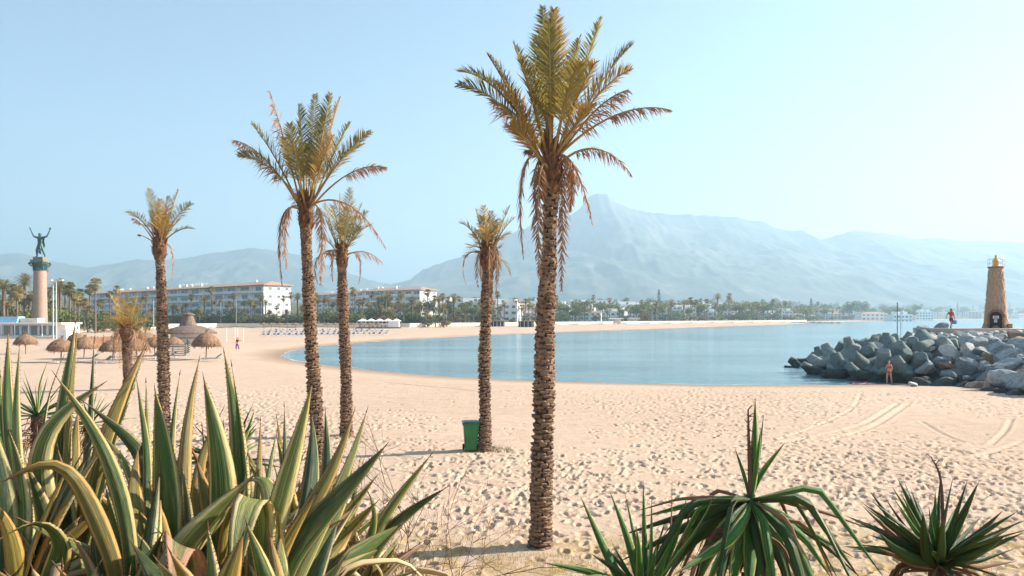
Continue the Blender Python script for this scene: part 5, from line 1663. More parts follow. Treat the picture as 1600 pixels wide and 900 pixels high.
def small_far_parasol():
    root = empty('straw_parasol', (0, 0, 0), label='flat brown straw parasol behind the blue loungers', cat='parasol', group='flat straw parasols behind the blue loungers')
    p = MB(); p.tube([(0, 0, 0), (0, 0, 2.2)], .05, 6); p.build('pole', M['pole'], root)
    c = MB(); c.lathe([(1.5, 1.95), (1.55, 2.05), (.7, 2.4), (.1, 2.65)], 14, jit=.05); c.build('canopy', M['thatch'], root)
    return root
sp = small_far_parasol(); reg(sp)
for i, px in enumerate([412, 424, 437, 449, 462, 474, 512, 524, 536, 552, 566, 578, 591]):
    o = sp if i == 0 else copy_tree(sp); o.location = hit(px, 516.2); o['label'] = 'flat brown straw parasol, %s from the left behind the blue loungers' % ordn(i)

def hut():
    v = hit(292, 538)
    root = empty('beach_hut', v, label='white beach bar hut with a thatched roof and cone top', cat='beach hut')
    w = MB(); w.box(0, 1.2, 1.0, 5.2, 3.0, 2.0); w.build('wall', M['wall'], root)
    ct = MB(); ct.box(0, -.42, .95, 5.3, .25, .10); ct.build('counter', M['wall_cream'], root)
    sh = MB(); sh.box(.2, -.31, .45, .12, .03, .8); sh.box(0, -.31, 1.05, 4.9, .03, .08); sh.build('shutter_trim', M['greycloth'], root)
    r = MB(); r.lathe([(4.0, 1.75), (4.1, 1.9), (3.3, 2.45), (2.0, 2.9), (1.35, 3.05)], 26, 0, 1.2, 0, .03)
    for i in range(300):
        a = random.uniform(0, 2 * PI); rr = random.uniform(3.6, 4.15); o = Vector((math.cos(a), math.sin(a), 0)); s = Vector((-math.sin(a), math.cos(a), 0)) * .06
        p = o * rr + Vector((0, 1.2, 1.95 + (4.1 - rr) * .5)); q = p + o * .15 - Vector((0, 0, random.uniform(.2, .45)))
        r.add([p - s, p + s, q + s, q - s], [(0, 1, 2, 3)])
    rf = r.build('roof', M['thatch_dark'], root)
    c = MB(); c.lathe([(1.4, 3.0), (1.0, 3.9), (.75, 4.7), (.95, 4.75), (.95, 4.95), (.4, 5.15)], 18, -.3, 1.2, 0, .03); c.build('roof_cone', M['thatch_dark'], rf)
hut()

def beach_bar():
    v = hit(60, 529); Y = v.y; k = Y / F
    root = empty('beach_bar', (v.x, Y, v.z), label='low white glass-fronted beach bar at the left edge', cat='beach bar')
    x0 = (-60 - 60) * k; x1 = (96 - 60) * k
    L = x1 - x0; cx = (x0 + x1) / 2
    w = MB(); w.box(cx, 4.0, 1.5, L, 5.0, 3.0); w.build('wall', M['wall'], root)
    r = MB(); r.box(cx - .2, 3.2, 3.15, L + 1.0, 7.6, .28); r.build('roof', M['white'], root)
    e = MB(); e.box(cx, -.1, .25, L + 2, 3.2, .5); e.build('terrace', M['wall_cream'], root)
    n = 11
    for i in range(n):
        xx = x0 + L * (i + .5) / n - (0.8 if i == n - 1 else 0)
        if i == n - 1: continue
        g = MB(); g.box(xx, 1.47, 1.65, L / n - .35, .06, 2.1); f = g.build('window', M['glass'], root)
        fr = MB()
        for s in (-1, 1): fr.box(xx + s * (L / n - .3) / 2, 1.42, 1.65, .12, .10, 2.25)
        fr.box(xx, 1.42, 2.75, L / n - .25, .1, .12); fr.box(xx, 1.42, .62, L / n - .25, .1, .14)
        fr.build('frame', M['white'], f)
    for i in range(8):
        xx = x0 + L * i / 7.3
        p = MB(); p.box(xx, -.5, 1.6, .14, .14, 2.9); p.build('post', M['white'], root)
    a = MB()
    xa0, xa1 = (-60 - 60) * k, (26 - 60) * k
    a.add([(xa0, 0, 3.35), (xa1, 0, 3.35), (xa1, 0.5, 4.6), (xa0, 0.5, 4.6), (xa0, 3, 3.35), (xa1, 3, 3.35), (xa1, 2.6, 4.6), (xa0, 2.6, 4.6)],
          [(0, 1, 2, 3), (1, 5, 6, 2), (5, 4, 7, 6), (4, 0, 3, 7), (3, 2, 6, 7)])
    a.build('awning', M['blue_pale'], root)
    b = MB(); b.box((41 - 60) * k, 2.0, 3.8, 27 * k, 2.4, .95); b.build('parapet', M['wall_cream'], root)
    # white service cabin and kiosk beside it
    v2 = hit(101, 531); c = empty('storage_cabinet', v2, label='tall white cabinet on the sand right of the beach bar', cat='cabinet')
    q = MB(); q.box(0, 0, 1.0, 1.2, .9, 2.0); q.build('body', M['white'], c); q = MB(); q.box(0, -.47, 1.0, .02, .02, 1.7); q.build('door', M['metal'], c); q = MB(); q.box(0, 0, 2.04, 1.3, 1.0, .08); q.build('roof', M['white'], c)
beach_bar()

def reed_screen():
    a = hit(108, 545); b = hit(250, 541)
    root = empty('reed_fence', a, label='low reddish reed windbreak behind the thatched parasols', cat='fence')
    n = 110
    st = MB()
    for i in range(n * 3):
        t = i / (n * 3); p = (b - a) * t; st.tube([p, p + Vector((random.uniform(-.04, .04), 0, random.uniform(1.3, 1.75)))], .05, 4)
    st.build('reeds', M['reed'], root, kind='stuff')
    for i in range(12):
        p = (b - a) * (i / 11); m = MB(); m.tube([p + Vector((0, -.1, 0)), p + Vector((0, -.1, 1.9))], .06, 6); m.build('post', M['pole'], root)
reed_screen()
vp = MB(); vp.tube([(0, 0, 0), (0, 0, 2.5)], .07, 6)
vpm = vp.mesh('net_post', [M['white']])
for i, (px, py) in enumerate(((354, 535), (367, 533), (371, 537), (380, 536))):
    o = bpy.data.objects.new('net_post', vpm); link(o); o.location = hit(px, py)
    tag(o, 'white post %s in the group of four on the sand right of the thatched hut' % ('leftmost', 'second', 'third', 'rightmost')[i], 'post', 'white posts on the sand')

def marquee():
    v = hit(592, 513.2); k = v.y / F
    root = empty('marquee', v, label='long white marquee at the back of the beach behind the loungers', cat='marquee')
    d = MB(); d.box(0, 2, .25, 70 * k, 7, .5); d.build('deck', M['pole'], root)
    r = MB(); W2 = 33 * k
    for i in range(5):
        x0 = -W2 + 2 * W2 * i / 5; x1 = x0 + 2 * W2 / 5; xm = (x0 + x1) / 2
        r.add([(x0, -1.5, 2.9), (x1, -1.5, 2.9), (x1, 5, 2.9), (x0, 5, 2.9), (xm, 1.7, 4.0)], [(0, 1, 4), (1, 2, 4), (2, 3, 4), (3, 0, 4)])
    r.build('canopy', M['white'], root)
    for i in range(11):
        p = MB(); p.box(-W2 + 2 * W2 * i / 10, -1.4, 1.7, .15, .15, 2.4); p.build('post', M['white'], root)
    c = MB(); c.box(W2 * .72, -.2, 1.7, W2 * .5, 2.6, 2.3); c.build('curtain', M['white'], root)
    c = MB()
    for i in range(7): c.box(-W2 * .9 + i * W2 * .2, .5 + (i % 3) * .8, .95, .7, .7, .9)
    c.build('tables', M['wall_pink'], root)
marquee()

def promenade_wall():
    pts = [G(a, b, .3) for a, b in back_px[3:12]]
    root = empty('promenade_wall', (*pts[0], .8), label='low pale promenade wall along the back of the beach', cat='wall')
    o0 = Vector((*pts[0], .8))
    for i in range(len(pts) - 1):
        a = Vector((*pts[i], 0)); b = Vector((*pts[i + 1], 0)); m = (a + b) / 2; L = (b - a).length; ang = math.atan2(b.y - a.y, b.x - a.x)
        mb = MB(); c = m - o0
        mb.box(c.x, c.y - .3, -.0 + .25, L, .4, 1.6, 0, ang); mb.box(c.x, c.y - .3, 1.09, L - .5, .55, .08, 0, ang); mb.build('wall_section', M['wall_cream'], root)
promenade_wall()

# ------------------------------------------------------------------ victory column with its statue
def column():
    d = 195; k = d / F
    x = (62.5 - 800) * k; g = ground(x, d)
    root = empty('monument_column', (x, d, g), label='tall pink granite column topped by a bronze statue', cat='monument')
    zt = CH + (HOR - 423) * k - g           # top of the shaft
    r0 = 10.4 * k; r1 = 8.7 * k
    s = MB(); s.lathe([(r0 * 1.3, 0), (r0 * 1.3, 1), (r0 * 1.1, 1.3), (r0, 1.6), (r1, zt)], 36); s.build('shaft', M['granite'], root, smooth=False)
    c = MB(); c.lathe([(r1 * 1.08, zt), (r1 * 1.10, zt + .2), (r1 * 1.0, zt + .3), (r1 * 1.02, zt + 1.25)], 30)
    for i in range(24):
        w = 2 * PI * i / 24; c.box(r1 * 1.06 * math.cos(w), r1 * 1.06 * math.sin(w), zt + .75, .16, .16, .95, 0, w)
    zc = zt + 1.25
    c.build('necking', M['bronze'], root)
    v = MB(); v.lathe([(r1 * 1.0, zc), (r1 * 1.25, zc + .4), (r1 * 1.4, zc + .9), (r1 * 1.05, zc + 1.1)], 24)
    for a in range(4):
        w = a * PI / 2 + PI / 4; o = Vector((math.cos(w), math.sin(w), 0)) * r1 * 1.35
        q = []
        for i in range(17):
            t = i / 16 * 3.6 * PI; rr = .62 * (1 - i / 20)
            q.append(o + Vector((math.cos(w) * math.cos(t) * rr, math.sin(w) * math.cos(t) * rr, zc + .35 + math.sin(t) * rr)))
        v.tube(q, [.22 * (1 - i / 26) for i in range(17)], 6)
    v.build('capital', M['bronze'], root)
    b = MB(); b.box(0, 0, zc + 1.35, r1 * 2.3, r1 * 2.0, .5); b.box(.1, 0, zc + 1.95, r1 * 1.75, r1 * 1.5, .8); b.build('plinth', M['gilt'], root)
    ps = MB(); hs = 5.3
    zb = zc + 2.3
    S_ = (CH + (HOR - 353) * k - g - zb) / 2.22
    J, B = body({'l': ((-.20, 0, 1.42), (-.44, .0, 1.50), (-.66, -.02, 1.98)), 'r': ((.20, 0, 1.42), (.50, .0, 1.50), (.72, -.02, 1.95))},
                {'l': ((-.11, 0, .86), (-.20, -.05, .46), (-.24, .05, .07), (-.28, -.10, .03)), 'r': ((.11, 0, .86), (.22, .0, .46), (.34, .05, .07), (.38, -.10, .03))}, 0, False)
    st = figure('statue_figure', J, B, M['bronze'], (0, 0, zb), 0, S_ * .98, 2, 1.55)
    st.parent = root
    cl = MB()     # draped cloak over the back and a flowing end at the hip
    n = 8
    vs = []; fs = []
    for i in range(n + 1):
        for j in range(5):
            u = i / n; w = j / 4 - .5
            vs.append((w * (.50 - .1 * u) + .06 * u, .12 + .05 * math.sin(j * 2 + i), 1.42 - .75 * u - .05 * math.cos(w * 6)))
    for i in range(n):
        for j in range(4): fs.append((i * 5 + j, i * 5 + j + 1, (i + 1) * 5 + j + 1, (i + 1) * 5 + j))
    cl.add(vs, fs)
    cl.tube([(.12, -.05, 1.35), (.16, -.12, 1.1), (.05, -.13, .9), (-.1, -.10, .85)], [.07, .08, .07, .04], 7)
    cl.tube([(.05, -.1, .9), (.1, -.12, .6), (.0, -.05, .36), (.06, 0, .25)], [.06, .07, .09, .05], 7)
    o = cl.build('cloak', M['bronze'], root, smooth=True); o.location = (0, 0, zb); o.scale = (S_ * .98,) * 3
    rbn = MB()
    for s in (-1, 1):
        rbn.tube([(s * .66, -.02, 2.02), (s * .74, -.03, 2.12), (s * .80, -.02, 2.14)], [.035, .03, .012], 5)
    o = rbn.build('raised_wreath', M['bronze'], root); o.location = (0, 0, zb); o.scale = (S_ * .98,) * 3
column()

def mast(px, ptop, pbase, lab, d=150, heads=True):
    k = d / F; x = (px - 800) * k; g = ground(x, d); z = CH + (HOR - ptop) * k - g
    root = empty('lamp_mast', (x, d, g), label=lab, cat='lamp post')
    m = MB(); m.tube([(0, 0, 0), (0, 0, z)], [.16, .09], 8); m.build('pole', M['metal'], root)
    if heads:
        for s in (-1, 1):
            a = MB(); a.tube([(0, 0, z), (s * .6, 0, z + .1), (s * 1.1, 0, z + .05)], .05, 5); h = a.build('arm', M['metal'], root)
            b = MB(); b.box(s * 1.1, -.1, z, .7, .5, .25); b.build('lamp', M['white'], h)
mast(88, 438, 520, 'tall floodlight mast right of the monument column', 150)
mast(83, 446, 520, 'thin pole just right of the monument column', 152, False)
mast(369, 470, 505, 'pale lamp post in front of the left apartment block', 318, False)
mast(345, 472, 505, 'lamp post in front of the hedge by the left apartment block', 318, False)
mast(240, 468, 505, 'pale lamp post behind the short bushy palm', 250, False)

# ------------------------------------------------------------------ buildings
def win_mesh(w, h, name='window'):
    mb = MB(); mb.box(0, 0, 0, w, .10, h); return mb.mesh(name, [M['glass']])
def frame_mesh(w, h):
    mb = MB(); t = .14
    for s in (-1, 1): mb.box(s * w / 2, -.03, 0, t, .18, h + t * .9)
    for s in (-1, 1): mb.box(0, -.032, s * h / 2, w - t, .175, t)
    mb.box(0, -.034, 0, .09, .17, h - t)
    return mb.mesh('frame', [M['white']])
WM = {}
def add_window(parent, x, y, z, w, h, ang=0.0, fr=True):
    key = (round(w, 1), round(h, 1))
    if key not in WM: WM[key] = (win_mesh(*key), frame_mesh(*key))
    a, b = WM[key]
    o = bpy.data.objects.new('window', a); link(o, parent); o.location = (x, y, z); o.rotation_euler.z = ang
    if fr:
        f = bpy.data.objects.new('frame', b); link(f, o)
    return o

def apartment(pL, dL, pR, dR, zeave, floors, depth, label, bays, hipL=True, side_bays=3, zbase=None):
    """long block: facade from the point behind pixel pL at dL to pR at dR"""
    a = Vector(((pL - 800) / F * dL, dL, 0)); b = Vector(((pR - 800) / F * dR, dR, 0))
    L = (b - a).length; ang = math.atan2(b.y - a.y, b.x - a.x)
    g = min(ground(a.x, a.y), ground(b.x, b.y)) - .5
    root = empty('apartment_building', (a.x, a.y, g), ang, label=label, cat='apartment building')
    H = zeave - g
    fh = H / floors
    rec = 1.2
    w = MB(); w.box(L / 2, depth / 2 + rec, H / 2, L - .02, depth - rec * 0, H); w.build('wall', M['wall'], root)
    bw = L / bays
    for i in range(bays + 1):
        f = MB(); f.box(min(max(i * bw, .15), L - .15), rec / 2, H / 2, .3, rec - .01, H - .02); f.build('fin_wall', M['wall'], root)
    for j in range(floors):
        s = MB(); s.box(L / 2, rec / 2 - .12, j * fh + .1, L + .1, rec + .2, .25); s.build('balcony_slab', M['wall'], root)
        for i in range(bays):
            x = (i + .5) * bw
            if (i * 7 + j * 3) % 5 != 4:
                p = MB(); p.box(x, .02, j * fh + .75, bw - .34, .08, 1.0); p.build('balustrade', M['balcony'] if (i * 5 + j) % 3 == 0 else M['white'], root)
            add_window(root, x, rec - .03, j * fh + fh * .52, bw * (.66 if (i * 3 + j * 5) % 4 else .42), fh * .58)
    for j in range(floors):
        for i in range(side_bays):
            y = rec + depth * (i + .5) / side_bays
            add_window(root, L + .02, y, j * fh + fh * .5, 1.5, 1.3, PI / 2)
    r = MB(); ov = 1.0; hh = 1.9
    y0, y1 = -ov * .4, depth + rec + ov; ym = (y0 + y1) / 2
    vs = [(-ov, y0, H), (L + ov, y0, H), (L + ov, y1, H), (-ov, y1, H), (depth * .45, ym, H + hh), (L - depth * .45, ym, H + hh),
          (-ov, y0, H - .3), (L + ov, y0, H - .3), (L + ov, y1, H - .3), (-ov, y1, H - .3)]
    r.add(vs, [(0, 1, 5, 4), (1, 2, 5), (2, 3, 4, 5), (3, 0, 4), (6, 7, 1, 0), (7, 8, 2, 1), (8, 9, 3, 2), (9, 6, 0, 3), (9, 8, 7, 6)])
    rf = r.build('roof', M['tile'], root)
    random.seed(int(L))
    for i in range(int(L / 14)):
        c = MB(); x = random.uniform(.08, .92) * L; c.box(x, ym + random.uniform(-3, 3), H + hh * .9, 1.0, .8, 2.0); c.box(x, ym, H + hh * .9 + 1.1, .6, .5, .3); c.build('chimney', M['wall'], rf)
    return root
apartment(140, 478, 412, 338, 19.6, 5, 13, 'long white apartment block with balconies and terracotta roof, left of the palms', 17)
apartment(484, 560, 566, 470, 20.6, 5, 12, 'white apartment block with a tiled roof between the two left palms', 8, side_bays=1)
apartment(566, 455, 656, 425, 20.6, 5, 13, 'white apartment block with a tiled roof right of the third palm', 7)

def house_proto(w, dp, fl, roof, wallm, terraces=0, name='white_house'):
    root = empty(name, (0, 0, 0), label='x', cat='house')
    fh = 3.0
    wl = MB(); wl.box(0, 0, fl * fh / 2 - 1, w, dp, fl * fh + 2); 
    wl.build('wall', wallm, root)
    if terraces:
        t = MB(); t.box(w * .12, dp * .1, fl * fh + 1.3, w * .55, dp * .6, 2.6); t.build('upper_storey', wallm, root)
        add_window(root, w * .12, -dp * .2 - .01, fl * fh + 1.4, 1.5, 1.2, 0, False)
        t = MB(); t.box(0, -dp / 2 + .1, fl * fh + .35, w, .2, .7); t.build('parapet', wallm, root)
    if roof:
        r = MB(); H = fl * fh; o = .5
        r.add([(-w / 2 - o, -dp / 2 - o, H), (w / 2 + o, -dp / 2 - o, H), (w / 2 + o, dp / 2 + o, H), (-w / 2 - o, dp / 2 + o, H), (-w * .2, 0, H + 1.7), (w * .2, 0, H + 1.7)],
              [(0, 1, 5, 4), (1, 2, 5), (2, 3, 4, 5), (3, 0, 4), (3, 2, 1, 0)])
        r.build('roof', M['tile'], root)
    else:
        r = MB(); r.box(0, 0, fl * fh + .12, w + .3, dp + .3, .2); r.build('roof', M['white'], root)
    n = max(2, int(w / 3.6))
    for j in range(fl):
        for i in range(n):
            add_window(root, -w / 2 + w * (i + .5) / n, -dp / 2 - .01, j * fh + 1.6, 1.5 if (i + j) % 2 else 2.1, 1.3, 0, False)
    return root
random.seed(21)
protos = [house_proto(14, 9, 2, True, M['wall']), house_proto(18, 10, 2, False, M['wall'], 1), house_proto(11, 9, 1, True, M['wall_cream']), house_proto(22, 10, 3, False, M['wall'], 1),
          house_proto(16, 10, 3, True, M['wall_cream']), house_proto(24, 11, 2, True, M['wall'])]
for q in protos: reg(q)
usedp = set()
def put_house(k, px, d, rz, lab, grp, s=1.0, cat='house'):
    o = protos[k] if k not in usedp else copy_tree(protos[k])
    usedp.add(k)
    x = (px - 800) / F * d; o.location = (x, d, ground(x, d)); o.rotation_euler.z = rz; o.scale = (s, s, s)
    o['label'] = lab; o['group'] = grp; return o
kinds = ['tiled white house', 'flat-roofed white villa', 'low cream house', 'flat-roofed white block', 'tall cream house', 'long white house']
kinds_ = ['white two-storey house with a tiled roof', 'white flat-roofed villa with an upper storey', 'low cream house with a tiled roof', 'white flat-roofed three-storey house', 'cream three-storey house with a tiled roof', 'long white two-storey house with a tiled roof']
for k, px, d, lab in ((3, 682, 470, 'white stepped three-storey building just right of the apartment blocks'), (1, 702, 450, 'lower white flat-roofed villa in front of the stepped building'), (1, 726, 560, 'white villa left of the palm by the bin')):
    put_house(k, px, d, random.uniform(-.4, .1), lab, 'white houses behind the beach', 1.15)
for i in range(46):
    px = 715 + 295 * (i + random.random()) / 46; d = random.uniform(560, 950)
    k = random.choice((0, 1, 3, 3, 4, 5))
    if px > 900 and random.random() < .5: k = 3
    put_house(k, px, d, random.uniform(-.6, .3), ordn(i) + ' from the left, ' + kinds[k] + (' on the slope left of the tallest palm' if px < 850 else ' on the slope right of the tallest palm'), 'white houses behind the beach', random.uniform(.9, 1.4))
for i in range(24):
    px = 700 + 620 * (i + random.random()) / 24
    d = np.interp(px, [700, 760, 900, 1050, 1200, 1320], [372, 392, 470, 560, 690, 960]) * random.uniform(1.02, 1.16)
    k = random.choice((0, 1, 3, 5, 3, 4))
    put_house(k, px, float(d), random.uniform(-.5, .2), ordn(i) + ' from the left, ' + kinds[k] + ' among the palms just behind the far beach', 'white houses behind the beach', random.uniform(.8, 1.15))
for i in range(60):
    px = 1000 + 440 * (i + random.random()) / 60; d = random.uniform(950, 1900) if px > 1180 else random.uniform(800, 1500)
    k = random.choice((0, 1, 2, 3, 4, 5))
    put_house(k, px, d, random.uniform(-.6, .4), ordn(i) + ' from the left, hazy ' + kinds[k] + (' on the far shore left of the breakwater' if px > 1180 else ' behind the far palms'), 'hazy houses across the bay', random.uniform(1.0, 1.7))
for i in range(34):
    px = 1430 + 270 * (i + random.random()) / 34; d = random.uniform(1900, 3000)
    k = random.choice((1, 3, 4, 5))
    put_house(k, px, d, random.uniform(-.6, .4), ordn(i) + ' from the left, faint ' + kinds[k].split(' with')[0] + ' on the far coast behind the breakwater', 'hazy houses across the bay', random.uniform(1.2, 2.0))
for px, d, lab in ((822, 335, 'small reed-roofed beach kiosk at the back of the beach near the tallest palm'), (776, 355, 'dark-roofed beach kiosk right of the palm by the bin'), (962, 470, 'white-roofed beach pavilion on the far beach'), (988, 500, 'second white-roofed beach pavilion on the far beach'),
                   (1065, 560, 'low beach restaurant on the far beach'), (1240, 760, 'low beach restaurant near the far rocky point')):
    k = 1 if d > 400 else 2
    x = (px - 800) / F * d; root = empty('beach_kiosk', (x, d, ground(x, d)), random.uniform(-.3, .3), label=lab, cat='kiosk')
    m = MB(); m.box(0, 1, 1.3, 7, 3, 2.6); m.build('wall', M['dark'] if k == 2 else M['wall'], root)
    m = MB(); m.box(0, 0, 2.8, 10, 6, .25, 0, 0, .8); m.build('roof', M['thatch'] if k == 2 else M['white'], root)
    for i in range(6):
        m = MB(); m.box(-4.4 + i * 1.76, -2.5, 1.35, .18, .18, 2.7); m.build('post', M['white'], root)

# rocky point and moored things far off
random.seed(44)
for i in range(26):
    px = 1238 + i * 2.9; v = Vector(((px - 800) / F * 600, 600 + random.uniform(-5, 5), WZ))
    o = bpy.data.objects.new('boulder', random.choice(rocks['rock'])); link(o); s = random.uniform(2.5, 4.5) * (1 - .4 * i / 26)
    o.location = v; o.scale = (s * 1.4, s, s * .7); o.rotation_euler.z = random.uniform(0, 6)
    tag(o, '%s from the left, dark rock of the low groyne across the water' % ordn(i), 'boulder', 'rocks of the far groyne')

# ------------------------------------------------------------------ far vegetation
def crown_cards(mb, c, rx, rz, n, size, mi=0):
    for i in range(n):
        while True:
            p = Vector((random.uniform(-1, 1), random.uniform(-1, 1), random.uniform(-1, 1)))
            if .35 < p.length < 1: break
        q = Vector((p.x * rx, p.y * rx, p.z * rz)) + c
        u = Vector((random.gauss(0, 1), random.gauss(0, 1), random.gauss(0, 1))).normalized(); v = u.orthogonal().normalized()
        v = Matrix.Rotation(random.uniform(0, 6), 3, u) @ v
        s = size * random.uniform(.6, 1.3)
        w = u.cross(v)
        mb.add([q - v * s * .5 - w * s * .2, q + w * s * .45, q + v * s * .6, q - w * s * .4 + v * s * .1], [(0, 1, 2, 3)], mi)

def fan_palm_proto(h, seed, nl=34, R=1.7):
    random.seed(seed)
    root = empty('fan_palm', (0, 0, 0), label='x', cat='palm tree')
    t = MB(); lean = random.uniform(-.4, .4)
    t.tube([(0, 0, -.5), (lean * .3, 0, h * .4), (lean, 0, h)], [.26, .19, .16], 8); t.build('trunk', M['bark_far'], root)
    c = MB(); C0 = Vector((lean, 0, h))
    for i in range(nl):
        w = random.uniform(0, 2 * PI); el = random.uniform(-.7, 1.35)
        o = Vector((math.cos(w) * math.cos(el), math.sin(w) * math.cos(el), math.sin(el)))
        sd = o.cross(Vector((0, 0, 1))).normalized() if abs(o.z) < .98 else Vector((1, 0, 0))
        st = C0 + o * R * .42
        c.tube([C0, st], .02, 3, 0, False)
        up = sd.cross(o)
        k = 9
        for j in range(k):
            a = (j / (k - 1) - .5) * 2.3
            dr = (o * math.cos(a) + sd * math.sin(a)).normalized()
            l = R * .62 * random.uniform(.85, 1.1)
            wd = dr.cross(up).normalized() * .075
            m = st + dr * l * .6; e = st + dr * l + Vector((0, 0, -.28 * l))
            c.add([st, m + wd, e, m - wd], [(0, 1, 2, 3)])
    c.build('crown', M['fan'], root)
    s = MB()
    for i in range(40):
        w = random.uniform(0, 2 * PI); r = random.uniform(.3, .75); o = Vector((math.cos(w), math.sin(w), 0)); sd = Vector((-math.sin(w), math.cos(w), 0)) * .12
        a = C0 + o * .2; b = C0 + o * r + Vector((0, 0, -random.uniform(.7, 1.7)))
        s.add([a, a.lerp(b, .7) + sd, b, a.lerp(b, .7) - sd], [(0, 1, 2, 3)])
    s.build('dead_skirt', M['thatch_skirt'], root)
    return root
def date_palm_proto(h, seed, R=2.6, gold=False):
    random.seed(seed)
    root = empty('feather_palm', (0, 0, 0), label='x', cat='palm tree')
    t = MB(); t.tube([(0, 0, -.5), (.1, 0, h * .5), (0, 0, h)], [.32, .26, .3], 8); t.build('trunk', M['bark_far'], root)
    c = MB(); C0 = Vector((0, 0, h))
    for i in range(34):
        w = i * 2.399; el = 1.35 - 1.9 * (i / 34)
        o = Vector((math.cos(w) * math.cos(el), math.sin(w) * math.cos(el), math.sin(el)))
        tip = C0 + o * R + Vector((0, 0, -R * .25)); p1 = C0 + o * R * .5 + Vector((0, 0, R * .12))
        for j in range(13):
            tt = .15 + .85 * j / 13
            q = C0.lerp(p1, tt).lerp(p1.lerp(tip, tt), tt)
            sd = o.cross(Vector((0, 0, 1)));
            if sd.length < .1: sd = Vector((1, 0, 0))
            sd.normalize()
            for s in (-1, 1):
                dr = (o * .8 + sd * s + Vector((0, 0, random.uniform(-.3, .3)))).normalized() * R * .24 * (1.1 - .5 * tt)
                wd = o.normalized() * .05
                c.add([q - wd, q + wd, q + dr + wd * .2], [(0, 1, 2)])
        c.tube([C0, p1, tip], [.05, .03, .01], 3, 0, False)
    c.build('crown', M['frond_gold'] if gold else M['frond'], root)
    return root
def bush_proto(rx, rz, mat, seed, n=420, size=.42, name='shrub', trunk=True):
    random.seed(seed)
    root = empty(name, (0, 0, 0), label='x', cat='shrub' if name == 'shrub' else 'tree')
    if trunk:
        t = MB()
        for i in range(3): t.tube([(0, 0, -.3), (random.uniform(-.3, .3) * rx, random.uniform(-.3, .3) * rx, rz * .7)], [.12, .05], 5)
        t.build('stems' if name == 'shrub' else 'trunk', M['bark_far'], root)
    c = MB()
    k = 7
    for i in range(k):
        o = Vector((random.uniform(-.6, .6) * rx, random.uniform(-.6, .6) * rx, rz * random.uniform(.55, 1.15)))
        crown_cards(c, o, rx * random.uniform(.4, .65), rz * random.uniform(.35, .55), n // k, size)
    c.build('foliage' if name == 'shrub' else 'crown', mat, root)
    return root
def tree_proto(h, r, mat, seed, cypress=False):
    random.seed(seed)
    root = empty('cypress_tree' if cypress else 'broadleaf_tree', (0, 0, 0), label='x', cat='tree')
    t = MB(); t.tube([(0, 0, -1), (.1, 0, h * .5), (0, 0, h * .85)], [.3, .2, .06], 7)
    if not cypress:
        for i in range(6):
            w = i * 1.1; t.tube([(0, 0, h * .4), (math.cos(w) * r * .6, math.sin(w) * r * .6, h * .75)], [.12, .04], 5)
    t.build('trunk', M['bark_far'], root)
    c = MB()
    if cypress:
        for i in range(12):
            z = h * (.12 + .86 * i / 12); crown_cards(c, Vector((random.uniform(-.15, .15), 0, z)), r * (1.1 - .95 * (i / 12) ** 1.6), h * .08, 40, .5)
    else:
        for i in range(11):
            o = Vector((random.uniform(-.65, .65) * r, random.uniform(-.65, .65) * r, h * random.uniform(.6, .98)))
            crown_cards(c, o, r * random.uniform(.35, .5), h * .13, 70, .6)
    c.build('crown', mat, root)
    return root

fp = [fan_palm_proto(h, 60 + i) for i, h in enumerate((9.5, 8, 11, 6.5))]
dp = [date_palm_proto(6, 70), date_palm_proto(8.5, 71, 2.9), date_palm_proto(4, 72, 2.4, True)]
bs = [bush_proto(2.6, 1.9, M['bush'], 80), bush_proto(2.2, 1.5, M['bush_rust'], 81), bush_proto(3.4, 2.4, M['tree_dark'], 82)]
ts = [tree_proto(10, 4.2, M['tree_dark'], 84), tree_proto(8, 4.5, M['bush'], 85), tree_proto(13, 1.6, M['tree_dark'], 86, True)]
allp = fp + dp + bs + ts
for q in allp: reg(q)
used = set()
def plant(src, x, y, s, lab, grp):
    o = src if src.name not in used else copy_tree(src)
    used.add(src.name)
    o.location = (x, y, ground(x, y)); o.rotation_euler.z = random.uniform(0, 6.28); o.scale = (s * random.uniform(.9, 1.1), s * random.uniform(.9, 1.1), s * random.uniform(.85, 1.15))
    o['label'] = lab; o['group'] = grp
    return o
random.seed(99)
def belt(px0, px1, d0, d1, n, srcs, smin, smax, lab, grp):
    for i in range(n):
        px = px0 + (px1 - px0) * (i + random.uniform(0, 1)) / n; d = random.uniform(d0, d1)
        if d0 < 3: d = float(np.interp(px, [690, 760, 900, 1050, 1200, 1260, 1330], [330, 366, 440, 528, 642, 720, 985])) * d
        src = random.choice(srcs)
        w0, rest = lab.split(' ', 1) if ' ' in lab else (lab, '')
        plant(src, (px - 800) / F * d, d, random.uniform(smin, smax), '%s from the left, %s' % (ordn(i), lab), grp)
PB = 'palms along the promenade'; SB = 'shrubs along the promenade'
belt(-20, 150, 200, 255, 32, fp + dp[1:2], 1.0, 1.45, 'palm in the dense grove around the monument column', PB)
belt(150, 250, 322, 345, 13, fp + dp[:1], .95, 1.3, 'palm in front of the left end of the long apartment block', PB)
belt(265, 450, 320, 333, 24, fp + dp[:2], .85, 1.35, 'palm in front of the long white apartment block', PB)
belt(455, 560, 320, 350, 18, fp + dp[:2], .9, 1.3, 'palm between the long apartment block and the third palm trunk', PB)
belt(560, 700, 322, 370, 28, fp + dp, .9, 1.3, 'palm in front of the apartment block right of the third palm', PB)
belt(690, 860, 1.01, 1.22, 34, fp + dp, 1.0, 1.35, 'palm on the promenade left of the tallest palm', PB)
belt(870, 1010, 1.01, 1.22, 34, fp + dp[:2], .95, 1.35, 'palm on the promenade right of the tallest palm', PB)
belt(1000, 1220, 1.01, 1.2, 56, fp + dp[:2], 1.2, 2.0, 'palm in the long row on the far shore', PB)
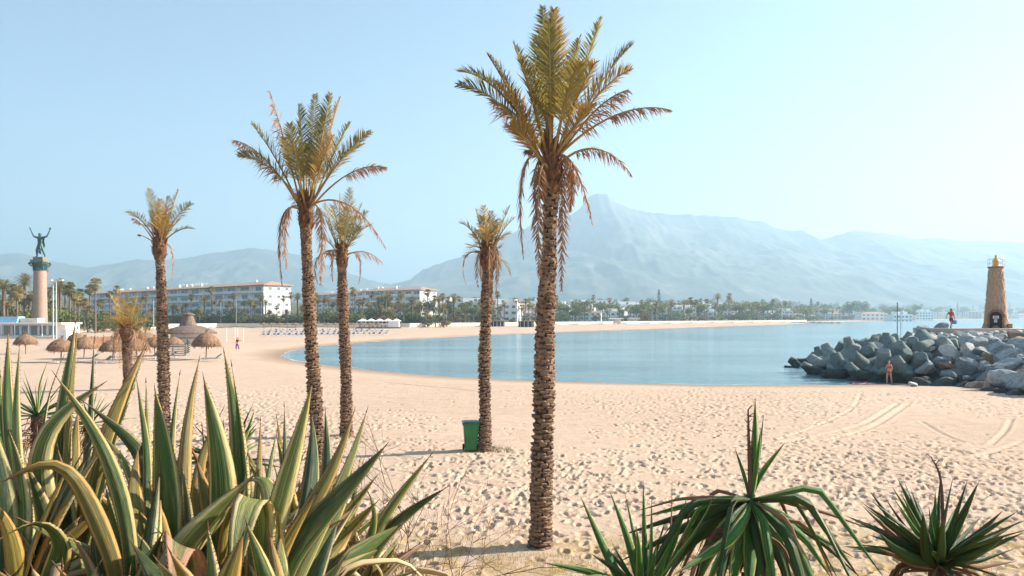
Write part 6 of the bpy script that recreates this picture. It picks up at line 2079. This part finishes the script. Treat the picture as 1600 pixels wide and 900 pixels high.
belt(1200, 1330, 1.01, 1.2, 22, fp + dp[:2], 1.3, 1.9, 'palm on the far shore near the rocky point', PB)
belt(-20, 250, 200, 262, 30, bs[:1] + bs[2:], 1.1, 1.9, 'green shrub under the palm grove by the monument column', SB)
belt(250, 460, 319, 334, 46, bs, .9, 1.6, 'rounded shrub in the hedge below the long apartment block', SB)
belt(460, 700, 319, 345, 52, bs, .9, 1.8, 'rounded shrub in the hedge below the right apartment blocks', SB)
belt(570, 760, 350, 400, 14, ts[:2], .8, 1.15, 'bushy tree in front of the right apartment block', 'trees along the promenade')
belt(700, 1010, 1.015, 1.25, 90, bs + ts[1:2], 1.0, 1.7, 'shrub behind the promenade near the tallest palm', SB)
belt(1000, 1330, 1.015, 1.25, 96, bs + ts[1:2], 1.3, 2.2, 'shrub on the far shore', SB)
belt(700, 1010, 1.2, 2.1, 90, ts[:2] + fp[:2], 0.8, 1.25, 'tree among the white houses on the slope', 'trees among the houses')
belt(940, 1440, 950, 1900, 110, ts[:2] * 3 + ts[2:], 1.4, 2.6, 'hazy tree among the houses across the bay', 'trees among the houses')
belt(1200, 1700, 1900, 3000, 90, ts[:2] * 3 + ts[2:], 2.0, 3.6, 'faint tree on the far coast behind the breakwater', 'trees among the houses')
belt(660, 960, 960, 1500, 40, ts[:2], 1.4, 2.2, 'dark tree on the rise behind the houses', 'trees among the houses')

# ------------------------------------------------------------------ haze
def haze():
    mb = MB()
    z0, z1 = -6, 1120
    mb.box(0, 0, (z0 + z1) / 2, 26000, 26000, z1 - z0)
    m = bpy.data.materials.new('haze_air'); m.use_nodes = True
    t = m.node_tree; t.nodes.clear()
    out = t.nodes.new('ShaderNodeOutputMaterial'); pv = t.nodes.new('ShaderNodeVolumePrincipled')
    pv.inputs['Color'].default_value = (.48, .675, .84, 1); pv.inputs['Density'].default_value = HAZE_DENSITY; pv.inputs['Anisotropy'].default_value = .25
    t.links.new(pv.outputs[0], out.inputs['Volume'])
    o = mb.build('haze', m, kind='stuff', label='pale blue haze over the bay')
haze()
